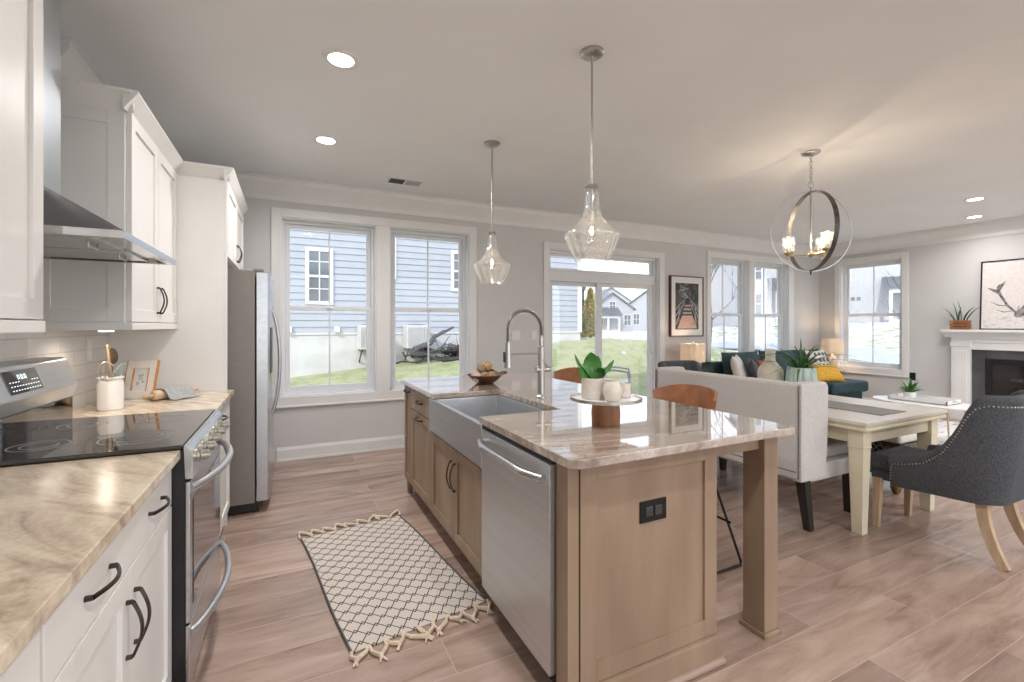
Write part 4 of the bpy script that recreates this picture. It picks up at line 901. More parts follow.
# bowl of decorative balls
bx0, by0 = 1.30, 3.13
t = thing('wooden_bowl', 'wide dark wooden bowl on the island near the windows', 'bowl', (bx0, by0, CT))
mb = MB(); mb.lathe([(0, 0.0), (0.058, 0.0), (0.090, 0.022), (0.122, 0.052), (0.132, 0.062), (0.136, 0.064), (0.131, 0.066), (0.118, 0.058), (0.086, 0.032), (0.055, 0.012), (0, 0.010)], (bx0, by0, CT), 40, cap=False); finish('bowl_wall', mb, bowlwood_m, t)
mb = MB(); mb.tube([(bx0 + 0.122, by0 - 0.03, CT + 0.062), (bx0 + 0.160, by0 - 0.035, CT + 0.074), (bx0 + 0.172, by0, CT + 0.078), (bx0 + 0.158, by0 + 0.035, CT + 0.073), (bx0 + 0.122, by0 + 0.035, CT + 0.062)], 0.006, 8); finish('handle', mb, bowlwood_m, t)
BL = [(-0.095, -0.045, 0.032, 0.036, 1, 'pale woven ball at left edge of the wooden bowl'), (-0.035, -0.075, 0.035, 0.038, 0, 'tan woven ball at the front of the wooden bowl'), (0.045, -0.065, 0.036, 0.038, 0, 'tan woven ball right of the front one in the wooden bowl'),
      (0.105, -0.01, 0.038, 0.034, 4, 'olive ball at right side of the wooden bowl'), (0.09, 0.065, 0.045, 0.038, 2, 'dark seed pod ball at the right back of wooden bowl'), (0.01, 0.095, 0.046, 0.038, 0, 'tan woven ball at the back of the wooden bowl'),
      (-0.075, 0.06, 0.04, 0.038, 1, 'pale woven ball at the left back of wooden bowl'), (0.0, 0.01, 0.03, 0.036, 2, 'dark ball in the middle of the wooden bowl'), (-0.045, -0.01, 0.085, 0.036, 0, 'tan woven ball resting high on left of the heap in the bowl'),
      (0.035, 0.02, 0.092, 0.036, 3, 'amber woven ball topmost on the heap in the bowl')]
for i, (dx, dy, z, r, k, lb) in enumerate(BL):
    c = Vector((bx0 + dx * 0.74, by0 + dy * 0.74, CT + z + 0.016 + 0.012 * (z > 0.06))); rnd = random.Random(i); mb = MB(); mb.ball(c, r * 0.86, 2)
    for q in range(9):
        a = Vector((rnd.gauss(0, 1), rnd.gauss(0, 1), rnd.gauss(0, 1))).normalized(); e1 = a.orthogonal().normalized(); e2 = a.cross(e1)
        off = rnd.uniform(-0.45, 0.45) * r; rr = math.sqrt(r * r - off * off) * 0.95
        mb.tube([c + a * off + e1 * rr * math.cos(2 * PI * s / 18) + e2 * rr * math.sin(2 * PI * s / 18) for s in range(18)], r * 0.09, 5, closed=True)
    single('decorative_ball', mb, ball_m[k], lb, 'decorative ball', c, group='decorative balls in the wooden bowl')

# pedestal stand with pot, vase and cup
px, py = 1.226, 1.595
t = thing('cake_stand', 'round pedestal tray with wooden foot on the island', 'cake stand', (px, py, CT))
mb = MB(); mb.lathe([(0, 0), (0.058, 0), (0.060, 0.004), (0.060, 0.012), (0.062, 0.05), (0.060, 0.075), (0.052, 0.1050), (0, 0.1050)], (px, py, CT), 36, cap=False); finish('foot', mb, walnut_m, t)
mb = MB(); mb.lathe([(0, 0.1050), (0.146, 0.1050), (0.150, 0.1090), (0.150, 0.1170), (0.145, 0.1180), (0.142, 0.1130), (0, 0.1130)], (px, py, CT), 48, cap=False); finish('tray', mb, marble_m, t)
mb = MB(); mb.lathe([(0.149, 0.1060), (0.153, 0.1070), (0.153, 0.1185), (0.1485, 0.1195), (0.147, 0.1160)], (px, py, CT), 48, closed=True); finish('rim', mb, nickel_m, t)
TZ = CT + 0.1131
def leaf_grid(base, direction, length, width, droop, up=0.6, nl=10, nw=4, fold=0.15, roll=0.0, tip=0.8):
    """a single leaf as a curved surface"""
    d = Vector(direction).normalized(); side0 = d.cross(Vector((0, 0, 1)));
    side0 = side0.normalized() if side0.length > 1e-3 else Vector((1, 0, 0))
    p = Vector(base); ang = up; P = []
    for i in range(nl + 1):
        s = i / nl; w = width * (math.sin(PI * min(1, s ** tip * 0.97 + 0.03)) ** 0.75) * 0.5
        h = Vector((d.x, d.y, 0)); h = h.normalized() if h.length > 1e-3 else Vector((1, 0, 0))
        tdir = h * math.cos(ang) + Vector((0, 0, 1)) * math.sin(ang); nr = tdir.cross(side0).normalized() * -1
        sd_ = (side0 * math.cos(roll) + nr * math.sin(roll)); n2 = tdir.cross(sd_)
        P.append([p + sd_ * (w * (2 * j / nw - 1)) + n2 * (-abs(2 * j / nw - 1) * w * fold) for j in range(nw + 1)])
        p = p + tdir * (length / nl); ang -= droop / nl
    return P
t = thing('potted_plant', 'broad-leaved green plant in a beige pot on the pedestal tray', 'potted plant', (px - 0.045, py + 0.03, TZ))
c0 = Vector((px - 0.050, py + 0.022, TZ))
mb = MB(); mb.lathe([(0, 0), (0.047, 0), (0.050, 0.004), (0.051, 0.088), (0.048, 0.089), (0.045, 0.076), (0, 0.076)], c0, 36, cap=False); finish('pot', mb, putty_m, t)
mb = MB(); mb.lathe([(0, 0.079), (0.046, 0.078), (0.046, 0.074), (0, 0.074)], c0, 24, cap=False); finish('soil', mb, soil_m, t)
rv = Vector((0.8994, -0.437, 0)); fv = Vector((0.437, 0.8994, 0)); top = c0 + Vector((0, 0, 0.078))
def broad_leaf(base, tip, width, facing, bow=0.012, nl=10, nw=6):
    """leaf from base to tip, its face turned to 'facing', cupped along the midrib"""
    base, tip = Vector(base), Vector(tip); ax_ = (tip - base); L = ax_.length; ax_.normalize(); f_ = Vector(facing); f_ = (f_ - ax_ * f_.dot(ax_)).normalized(); sd_ = ax_.cross(f_); P = []
    for i in range(nl + 1):
        q = i / nl; w = width * 0.5 * (math.sin(PI * (0.04 + 0.95 * q) ** 1.25)) ** 0.7; c_ = base + ax_ * (L * q) + f_ * (-bow * math.sin(PI * q) * 1.5)
        P.append([c_ + sd_ * (w * (2 * j / nw - 1)) + f_ * (abs(2 * j / nw - 1) ** 1.5 * w * 0.28) for j in range(nw + 1)])
    return P
Zu = Vector((0, 0, 1))
for (a_, z_, d_, wd, fr_) in ((-0.078, 0.112, 0.02, 0.026, -fv * 0.6 + rv * 0.7), (-0.012, 0.120, -0.01, 0.068, -fv + Zu * 0.2), (-0.068, 0.048, -0.02, 0.046, -fv * 0.8 + Zu * 0.7), (0.092, 0.086, 0.01, 0.028, -fv * 0.4 + Zu * 0.8), (0.040, 0.052, -0.04, 0.044, -fv + Zu * 0.3), (0.03, 0.10, 0.05, 0.05, -fv + Zu * 0.3), (-0.03, 0.07, 0.06, 0.05, fv + Zu * 0.4)):
    mb = MB(); b0_ = top + rv * (a_ * 0.08); g = broad_leaf(b0_ + Vector((0, 0, 0.006)), top + rv * a_ + fv * d_ + Zu * z_, wd, fr_); mb.grid(g); mb.tube([b0_ - Zu * 0.008, g[1][3]], 0.0028, 6); finish('leaf', mb, leaf_m, t, 80)
t = thing('bud_vase', 'small cream ribbed jug standing frontmost on the pedestal tray', 'vase', (px, py - 0.06, TZ)); c = Vector((px, py, TZ)) + rv * 0.012 - fv * 0.075
mb = MB(); mb.lathe([(0, 0), (0.022, 0), (0.030, 0.008), (0.040, 0.035), (0.041, 0.052), (0.033, 0.072), (0.027, 0.082), (0.030, 0.090), (0.027, 0.090), (0.024, 0.082), (0.030, 0.068), (0.036, 0.05), (0.033, 0.02), (0, 0.008)], c, 32, cap=False); finish('body', mb, cream_cer_m, t)
mb = MB(); mb.tube([c + rv * 0.026 - fv * 0.012 + Vector((0, 0, 0.080)), c + rv * 0.045 - fv * 0.02 + Vector((0, 0, 0.073)), c + rv * 0.052 - fv * 0.02 + Vector((0, 0, 0.050)), c + rv * 0.036 - fv * 0.014 + Vector((0, 0, 0.028))], 0.0045, 8); finish('handle', mb, cream_cer_m, t)
c = Vector((px, py, TZ)) + rv * 0.080 + fv * 0.03
mb = MB(); mb.lathe([(0, 0), (0.030, 0), (0.034, 0.004), (0.036, 0.06), (0.033, 0.061), (0.031, 0.008), (0, 0.006)], c, 32, cap=False)
single('small_cup', mb, putty_m, 'small plain beige cup at the right of the pedestal tray', 'cup', c)

# stools
def make_stool(label, loc):
    t = thing('bar_stool', label, 'stool', (0, 0, 0), group='leather stools along the island')
    # faces -x (towards the island); curved low back at +x
    P = []
    for i in range(21):
        a = -1.15 + 2.3 * i / 20; row = []
        for j in range(9):
            s = j / 8; r = 0.235 + 0.035 * s; z = 0.74 + 0.215 * s - 0.05 * s * (abs(a) / 1.15) ** 2.5
            row.append(Vector((r * math.cos(a) - 0.02, r * 1.02 * math.sin(a), z)))
        P.append(row)
    mb = MB(); mb.grid(P); bmesh.ops.solidify(mb.b, geom=mb.b.faces[:], thickness=0.018); finish('backrest', mb, leather_m, t, 60, world=False)
    mb = MB(); mb.lathe([(0, 0.63), (0.19, 0.63), (0.215, 0.645), (0.222, 0.67), (0.20, 0.695), (0.12, 0.70), (0, 0.695)], (0, 0, 0), 36, cap=False, M=Matrix.Diagonal((0.95, 1.08, 1, 1))); finish('seat', mb, leather_m, t, 50, world=False)
    P = []
    for i in range(21):
        a = -1.0 + 2.0 * i / 20
        P.append([Vector(((0.205 + 0.03 * s) * math.cos(a) - 0.005, (0.21 + 0.03 * s) * math.sin(a), 0.66 + 0.09 * s)) for s in (0, 0.5, 1)])
    mb = MB(); mb.grid(P); bmesh.ops.solidify(mb.b, geom=mb.b.faces[:], thickness=0.014); finish('seat_back_bridge', mb, leather_m, t, 60, world=False)
    for sy in (-1, 1):
        mb = MB(); mb.tube([(-0.12, 0.13 * sy, 0.64), (-0.21, 0.33 * sy, 0.02), (-0.19, 0.345 * sy, 0.0075), (0.17, 0.345 * sy, 0.0075), (0.19, 0.33 * sy, 0.02), (0.11, 0.13 * sy, 0.64)], 0.0075, 8)
        finish('leg', mb, wire_m, t, world=False)
    mb = MB(); mb.tube([(-0.185, -0.285, 0.22), (-0.185, 0.285, 0.22)], 0.007, 8); mb.tube([(0.165, -0.285, 0.22), (0.165, 0.285, 0.22)], 0.006, 8); finish('foot_rail', mb, wire_m, t, world=False)
    t.location = loc
    return t
st = make_stool('cognac leather stool at the island nearest the camera', (2.07, 2.06, 0))
dup(st, (2.11, 3.38, 0), label='cognac leather stool at the island beside the faucet, further back')

# ------------------------------------------------------------------ pendants
PP = [(0.0, 0.392), (0.016, 0.392), (0.026, 0.384), (0.034, 0.365), (0.036, 0.335), (0.039, 0.285), (0.052, 0.235), (0.082, 0.190), (0.122, 0.158), (0.141, 0.146), (0.145, 0.134), (0.140, 0.118), (0.120, 0.070), (0.098, 0.026), (0.090, 0.010), (0.086, 0.0)]
def make_pendant(label, loc, power):
    t = thing('pendant_light', label, 'pendant light', (0, 0, 0), group='glass pendants over the island')
    mb = MB(); mb.lathe([(0, 0), (0.062, 0), (0.062, -0.012), (0.050, -0.022), (0.012, -0.026), (0, -0.026)], n=32, cap=False)
    for s in (-1, 1): mb.ball((0.035 * s, 0, -0.022), 0.006, 1)
    finish('canopy', mb, nickel_m, t, world=False)
    zt = -0.70
    mb = MB(); mb.tube([(0, 0, -0.02), (0, 0, zt)], 0.0065, 10); finish('rod', mb, nickel_m, t, world=False)
    mb = MB(); mb.lathe([(0.008, 0.012), (0.030, 0.004), (0.035, -0.008), (0.032, -0.012), (0, -0.010)], (0, 0, zt), 24); mb.tube([(0, 0, zt), (0, 0, zt - 0.135)], 0.0055, 8); mb.lathe([(0.006, 0.0), (0.019, -0.004), (0.019, -0.052), (0.015, -0.060), (0, -0.06)], (0, 0, zt - 0.13), 20); sk = finish('socket', mb, nickel_m, t, world=False)
    prof = [(r, z - 0.392 + zt) for r, z in PP]
    mb = MB(); mb.lathe(prof, n=56, cap=False); finish('glass_shade', mb, shade_glass_m, t, 80, world=False)
    mb = MB(); zb = zt - 0.19; mb.lathe([(0.012, 0.0), (0.014, -0.012), (0.026, -0.032), (0.030, -0.050), (0.024, -0.070), (0.010, -0.079), (0, -0.080)], (0, 0, zb), 24, cap=False); bl = finish('bulb', mb, bulb_glass_m, t, 80, world=False)
    mb = MB()
    for k in range(4): mb.tube([(0.006 * math.cos(k * PI / 2), 0.006 * math.sin(k * PI / 2), zb - 0.022), (0.007 * math.cos(k * PI / 2 + 0.4), 0.007 * math.sin(k * PI / 2 + 0.4), zb - 0.055)], 0.0016, 5)
    finish('filament', mb, filament_m, bl, world=False)
    t.location = loc
    return t
pl = make_pendant('larger looking glass pendant over the island nearest the camera', (1.417, 1.96, CEIL), 8)
dup(pl, (1.419, 3.275, CEIL), label='glass pendant over the window end of the island')
for y in (1.96, 3.275): point_lamp('pendant_bulb', (1.418, y, CEIL - 0.935), 1.6, 0.010, (1.0, 0.80, 0.58))

# ------------------------------------------------------------------ kitchen rug
ra, rb, rc_, rd = Vector((0.105, 3.10, 0)), Vector((0.735, 3.225, 0)), Vector((0.800, 2.010, 0)), Vector((0.180, 1.960, 0))
rcn = (ra + rb + rc_ + rd) / 4; ex = ((rb - ra) + (rc_ - rd)).normalized(); ey = Vector((-ex.y, ex.x, 0))
t = thing('kitchen_rug', 'cream cotton runner rug with dark diamond trellis and tassels', 'rug', rcn, rz=math.atan2(ex.y, ex.x))
RW, RL = 0.315, 0.595
P = []
for i in range(25):
    row = []
    for j in range(41):
        x = -RW + 2 * RW * i / 24; y = -RL + 2 * RL * j / 40
        row.append(Vector((x + 0.006 * math.sin(y * 5), y, 0.007 + 0.0012 * math.sin(x * 9 + y * 4))))
    P.append(row)
mb = MB(); mb.grid(P); bmesh.ops.solidify(mb.b, geom=mb.b.faces[:], thickness=0.006); finish('woven_panel', mb, rug_m, t, 60, world=False)
for sx in (-1, 1):
    mb = MB(); mb.tube([(sx * RW + 0.006 * math.sin(y_ * 5), y_, 0.008) for y_ in [(-RL + 2 * RL * j / 40) for j in range(41)]], 0.005, 6); finish('bound_edge', mb, greyslate_m, t, world=False)
rnd = random.Random(4)
for e in (-1, 1):
    n = 9
    for k in range(n):
        xk = -RW + 0.03 + (2 * RW - 0.06) * k / (n - 1); sk = rnd.uniform(-0.05, 0.05); ln = rnd.uniform(0.05, 0.09); w = 0.033
        y0 = e * RL; mb = MB()
        loop = [(xk - w, y0, 0.010), (xk - w * 0.9 + sk * 0.4, y0 + e * ln * 0.5, 0.010), (xk + sk, y0 + e * ln, 0.013), (xk + w * 0.9 + sk * 0.4, y0 + e * ln * 0.5, 0.010), (xk + w, y0, 0.010)]
        mb.tube(loop, [0.0075, 0.0085, 0.011, 0.0085, 0.0075], 7)
        mb.ball((xk + sk, y0 + e * ln, 0.012), 0.011, 2)
        for q in range(3): 
            a = rnd.uniform(-0.9, 0.9); mb.tube([(xk + sk, y0 + e * ln, 0.011), (xk + sk + math.sin(a) * 0.03, y0 + e * (ln + math.cos(a) * 0.03), 0.006)], [0.006, 0.003], 6)
        finish('tassel', mb, cord_m, t, world=False)

# ------------------------------------------------------------------ dining area
TX0, TX1, TY0, TY1, TT = 3.20, 4.245, 1.575, 3.05, 0.728
t = thing('dining_table', 'cream painted dining table with pale top and tapered legs', 'table', ((TX0 + TX1) / 2, (TY0 + TY1) / 2, 0))
mb = MB(); mb.box(TX0, TX1, TY0, TY1, TT - 0.022, TT, 0.004); finish('tabletop', mb, cream_top_m, t, 30)
mb = MB(); mb.box(TX0 + 0.012, TX1 - 0.012, TY0 + 0.012, TY1 - 0.012, TT - 0.036, TT - 0.022, 0.004); mb.box(TX0 + 0.004, TX1 - 0.004, TY0 + 0.004, TY1 - 0.004, TT - 0.058, TT - 0.036, 0.006); finish('top_edge', mb, cream_m, t, 30)
mb = MB(); mb.box(TX0 + 0.06, TX1 - 0.06, TY0 + 0.06, TY0 + 0.08, TT - 0.15, TT - 0.058); mb.box(TX0 + 0.06, TX1 - 0.06, TY1 - 0.08, TY1 - 0.06, TT - 0.15, TT - 0.058); mb.box(TX0 + 0.06, TX0 + 0.08, TY0 + 0.06, TY1 - 0.06, TT - 0.15, TT - 0.058); mb.box(TX1 - 0.08, TX1 - 0.06, TY0 + 0.06, TY1 - 0.06, TT - 0.15, TT - 0.058); finish('apron', mb, cream_m, t, None)
def taper_leg(mb, x, y, z0, z1, w0, w1, ox=0, oy=0, bev=0.003):
    """square leg, w1 wide at top z1, w0 at floor, foot shifted by ox, oy"""
    t_ = bmesh.new(); vs = []
    for z, w, dx, dy in ((z0, w0, ox, oy), (z1, w1, 0, 0)): vs.append([t_.verts.new((x + dx + a * w / 2, y + dy + b_ * w / 2, z)) for a, b_ in ((-1, -1), (1, -1), (1, 1), (-1, 1))])
    for i in range(4): t_.faces.new((vs[0][i], vs[0][(i + 1) % 4], vs[1][(i + 1) % 4], vs[1][i]))
    t_.faces.new(vs[0]); t_.faces.new(vs[1]); bmesh.ops.recalc_face_normals(t_, faces=t_.faces)
    bmesh.ops.bevel(t_, geom=t_.edges[:], offset=bev, segments=2, profile=0.5, affect='EDGES'); mb._merge(t_)
for lx in (TX0 + 0.09, TX1 - 0.09):
    for ly in (TY0 + 0.085, TY1 - 0.085):
        mb = MB(); taper_leg(mb, lx, ly, 0, TT - 0.17, 0.062, 0.088); mb.box(lx - 0.046, lx + 0.046, ly - 0.046, ly + 0.046, TT - 0.172, TT - 0.058, 0.003); mb.box(lx - 0.048, lx + 0.048, ly - 0.048, ly + 0.048, TT - 0.176, TT - 0.168, 0.002); finish('leg', mb, cream_m, t, 30)
# runner
mb = MB(); P = []
for i in range(9):
    row = []
    for j in range(31):
        row.append(Vector((3.72 - 0.16 + 0.32 * i / 8, TY0 + 0.09 + 1.30 * j / 30, TT + 0.0042 + 0.001 * math.sin(j * 1.1 + i))))
    P.append(row)
mb.grid(P); bmesh.ops.solidify(mb.b, geom=mb.b.faces[:], thickness=0.003); single('table_runner', mb, runner_m, 'grey striped runner lying along the dining table', 'table runner', (3.72, 2.3, TT))
# vase on table
c = Vector((3.66, 2.52, TT + 0.0065))
mb = MB(); mb.lathe([(0, 0), (0.075, 0), (0.088, 0.01), (0.096, 0.05), (0.098, 0.20), (0.094, 0.225), (0.078, 0.252), (0.055, 0.278), (0.041, 0.295), (0.038, 0.315), (0.038, 0.375), (0.045, 0.392), (0.043, 0.396), (0.033, 0.380), (0.031, 0.30), (0.085, 0.22), (0.085, 0.02), (0, 0.012)], c, 40, cap=False)
single('ceramic_vase', mb, cream_cer_m, 'tall narrow-necked cream vase on the dining table', 'vase', c)
# mint planter with spiky plant
c = Vector((3.71, 2.29, TT + 0.0065))
t = thing('potted_spider_plant', 'spiky green plant in a pale mint ribbed pot on dining table', 'potted plant', c)
mb = MB(); n = 80; prof = [(0, 0), (0.083, 0.0), (0.095, 0.01), (0.108, 0.09), (0.111, 0.16), (0.104, 0.235), (0.0975, 0.262), (0.090, 0.262), (0.094, 0.225), (0.096, 0.215), (0, 0.215)]
tmp = bmesh.new(); rings = []
for r, z in prof:
    if r == 0: rings.append([tmp.verts.new(c + Vector((0, 0, z)))]); continue
    rib = 1 if z < 0.262 and r > 0.0945 else 0
    rings.append([tmp.verts.new(c + Vector(((r - 0.010 * rib * (abs(math.sin(i / n * PI * 10)) < 0.25) - 0.004 * rib * (1 - abs(math.sin(i / n * PI * 10)))) * math.cos(2 * PI * i / n), (r - 0.010 * rib * (abs(math.sin(i / n * PI * 10)) < 0.25) - 0.004 * rib * (1 - abs(math.sin(i / n * PI * 10)))) * math.sin(2 * PI * i / n), z))) for i in range(n)])
for a, b2 in zip(rings[:-1], rings[1:]):
    for i in range(n):
        j = (i + 1) % n
        if len(a) == 1: tmp.faces.new((a[0], b2[j], b2[i]))
        elif len(b2) == 1: tmp.faces.new((a[i], a[j], b2[0]))
        else: tmp.faces.new((a[i], a[j], b2[j], b2[i]))
bmesh.ops.recalc_face_normals(tmp, faces=tmp.faces); mb._merge(tmp); finish('pot', mb, mint_m, t, 60)
mb = MB(); mb.lathe([(0, 0.222), (0.094, 0.220), (0.094, 0.216), (0, 0.216)], c, 24, cap=False); finish('soil', mb, soil_m, t)
rnd = random.Random(11)
for k in range(46):
    a = rnd.uniform(0, 2 * PI); up = rnd.uniform(0.5, 1.45); ln = rnd.uniform(0.22, 0.46); mb = MB()
    mb.grid(leaf_grid(c + Vector((0.03 * math.cos(a), 0.03 * math.sin(a), 0.22)), (math.cos(a), math.sin(a), 0), ln, 0.017, rnd.uniform(0.9, 2.3), up, nl=12, nw=2, fold=0.4, tip=0.55)); finish('leaf', mb, grassleaf_m, t, 80)

# settee-style bench with its back to the island
SX, SYa, SYb = 2.885, 1.785, 3.06
t = thing('upholstered_bench', 'high-backed oatmeal upholstered bench with its back to the island', 'bench', (3.2, (SYa + SYb) / 2, 0))
def wing(y0, y1):
    mb = MB(); pts = [(SX + 0.012, y0, 0.335), (SX + 0.26, y0, 0.335), (SX + 0.288, y0, 0.48), (SX + 0.302, y0, 0.72), (SX + 0.302, y0, 0.93), (SX + 0.28, y0, 0.965), (SX + 0.10, y0, 0.968), (SX + 0.012, y0, 0.966)]
    mb.prism(pts, (0, y1 - y0, 0), 0.016); return mb
mb = MB(); mb.box(SX, SX + 0.105, SYa + 0.02, SYb - 0.02, 0.345, 0.962, 0.022, 3); finish('backrest', mb, linen_m, t, 50)
finish('wing', wing(SYa, SYa + 0.075), linen_m, t, 40); finish('wing', wing(SYb - 0.075, SYb), linen_m, t, 40)
mb = MB(); mb.box(SX + 0.10, 3.64, SYa + 0.03, SYb - 0.03, 0.31, 0.42, 0.012); finish('seat_rail', mb, linen_m, t, 40)
mb = MB(); mb.box(SX + 0.10, 3.66, SYa + 0.076, SYb - 0.076, 0.42, 0.505, 0.03, 4); finish('seat_cushion', mb, linen_m, t, 50)
mb = MB(); mb.tube([(SX + 0.001, SYa + 0.014, 0.95), (SX - 0.002, SYa + 0.012, 0.7), (SX + 0.001, SYa + 0.014, 0.36)], 0.006, 6); mb.tube([(SX + 0.001, SYb - 0.014, 0.95), (SX + 0.001, SYb - 0.014, 0.36)], 0.006, 6); mb.tube([(SX - 0.001, SYa + 0.03, 0.40), (SX - 0.001, SYb - 0.03, 0.40)], 0.003, 6); finish('welt', mb, seam_m, t)
for (lx, ly, ox, oy) in ((SX + 0.10, SYa + 0.05, 0.05, -0.01), (SX + 0.10, SYb - 0.07, 0.05, 0.01), (3.60, SYa + 0.10, 0.0, 0.0), (3.60, SYb - 0.12, 0.0, 0.0)):
    mb = MB(); taper_leg(mb, lx, ly, 0, 0.345, 0.045, 0.065, ox, oy); finish('leg', mb, darkwood_m, t, 30)

# tufted chairs at the table ends
def make_chair(label):
    t = thing('tufted_dining_chair', label, 'chair', (0, 0, 0), group='charcoal tufted chairs at the table ends')
    # plan path of the wrap-around shell: front left -> back -> front right (front is +y)
    W, YBk, YFr, RC = 0.275, -0.30, 0.235, 0.17
    def plan(s):
        L1 = YFr - (YBk + RC); arcL = PI / 2 * RC; mid = 2 * (W - RC); tot = 2 * L1 + 2 * arcL + mid; u = s * tot
        if u < L1: return Vector((-W, YFr - u, 0)), Vector((-1, 0, 0))
        u -= L1
        if u < arcL: a = PI + u / RC; return Vector((-W + RC + RC * math.cos(a), YBk + RC + RC * math.sin(a), 0)), Vector((math.cos(a), math.sin(a), 0))
        u -= arcL
        if u < mid: return Vector((-W + RC + u, YBk, 0)), Vector((0, -1, 0))
        u -= mid
        if u < arcL: a = 1.5 * PI + u / RC; return Vector((W - RC + RC * math.cos(a), YBk + RC + RC * math.sin(a), 0)), Vector((math.cos(a), math.sin(a), 0))
        u -= arcL; return Vector((W, YBk + RC + u, 0)), Vector((1, 0, 0))
    N = 72
    def height(p):
        k = (p.y - YBk) / (YFr - YBk)           # 0 at back, 1 at front
        T_ = [(0.0, 0.945), (0.17, 0.945), (0.24, 0.925), (0.30, 0.87), (0.355, 0.79), (0.42, 0.715), (0.51, 0.635), (0.67, 0.56), (0.86, 0.525), (1.0, 0.515)]
        for (k0, h0), (k1, h1) in zip(T_[:-1], T_[1:]):
            if k <= k1: return h0 + (h1 - h0) * max(0, k - k0) / (k1 - k0)
        return 0.515
    out, inn, nails = [], [], []
    rows = []
    for i in range(N + 1):
        s = i / N; p, nr = plan(s); h = height(p); zb = 0.335 - 0.03 * max(0, (p.y - YBk) / (YFr - YBk)); th = 0.075
        row = []
        for j in range(9):                       # outer side going up, flaring outwards
            q = j / 8; z = zb + (h - 0.03 - zb) * q; fl = -0.045 * (1 - q) ** 1.6 + 0.02 * q * (1 if p.y < 0 else 0.4)
            row.append(p + nr * fl + Vector((0, 0, z)))
        fo = 0.02 * (1 if p.y < 0 else 0.4)
        for a in (0.35, 0.8, 1.25, 1.7, 2.3, 2.8):   # rolled top
            row.append(p + nr * (fo - th / 2 + th / 2 * math.cos(a)) + Vector((0, 0, h - 0.03 + 0.032 * math.sin(a))))
        for j in range(9):                       # inner, tufted, going down
            q = j / 8; z = h - 0.03 - (h - 0.03 - 0.40) * q
            tuft = 0.012 * math.cos(s * PI * 22) * math.cos(q * PI * 3.0 + (PI / 2)) if q > 0.05 else 0
            row.append(p + nr * (-th + fo * (1 - q) - 0.012 * math.sin(PI * q) + tuft) + Vector((0, 0, z)))
        row.append(p + nr * (-th) + Vector((0, 0, zb + 0.01)))
        rows.append(row)
        if height(p) > 0: nails.append(p + nr * (fo * 0.9 + 0.002) + Vector((0, 0, h - 0.055)))
    mb = MB(); mb.grid(rows, close_v=True)
    for r in (rows[0], rows[-1]):
        b_ = mb.b; b_.verts.ensure_lookup_table()
    # close the arm fronts
    t_ = bmesh.new()
    for r in (rows[0], rows[-1]): t_.faces.new([t_.verts.new(v) for v in r])
    mb._merge(t_); bmesh.ops.remove_doubles(mb.b, verts=mb.b.verts, dist=1e-5); bmesh.ops.recalc_face_normals(mb.b, faces=mb.b.faces)
    finish('shell', mb, char_m, t, 50, world=False)
    # nailheads along the rim and down the arm fronts
    mb = MB(); path = [nails[0] + Vector((0, -0.012, z_)) for z_ in (-0.135, -0.09, -0.045)] + nails[1:-1] + [nails[-1] + Vector((0, -0.012, z_)) for z_ in (-0.045, -0.09, -0.135)]
    acc = 0; last = None
    for a, b_ in zip(path[:-1], path[1:]):
        L = (b_ - a).length; k = acc
        while k < L:
            mb.ball(a.lerp(b_, k / L), 0.0055, 1); k += 0.019
        acc = k - L
    finish('nailhead_trim', mb, nickel_m, t, world=False)
    mb = MB(); mb.box(-0.232, 0.232, -0.17, 0.40, 0.385, 0.485, 0.035, 4)
    finish('seat_cushion', mb, char_m, t, 50, world=False)
    mb = MB(); mb.box(-0.20, 0.20, -0.17, 0.375, 0.315, 0.40, 0.012); finish('seat_rail', mb, char_m, t, 40, world=False)
    for r_ in range(2):
        for k in range(4 - r_ % 2):
            mb = MB(); mb.ball((-0.135 + 0.09 * k + 0.045 * (r_ % 2), YBk + 0.088, 0.62 + 0.13 * r_), 0.011, 2, (1, 0.5, 1)); finish('button', mb, char_m, t, world=False)
    for sx in (-1, 1):
        mb = MB(); n = 8; P = []
        for i in range(n + 1):
            q = i / n; P.append(Vector(((0.165 + 0.04 * q) * sx, -0.165 - 0.02 * q - 0.085 * q * q, 0.33 * (1 - q))))
        mb.tube(P, [1.0 - 0.25 * i / n for i in range(n + 1)], 4, flat=(0.024, 0.026), up=(0, 1, 0)); finish('rear_leg', mb, lightoak_m, t, 30, world=False)
        mb = MB(); taper_leg(mb, 0.20 * sx, 0.33, 0, 0.33, 0.032, 0.048, 0, 0.01); finish('front_leg', mb, lightoak_m, t, 30, world=False)
    return t
ch = make_chair('charcoal tufted nailhead chair at the near end of dining table'); ch.location = (3.70, 1.325, 0)
dup(ch, (3.80, 3.47, 0), rz=PI, label='charcoal tufted chair at the far end of dining table, behind the bench')

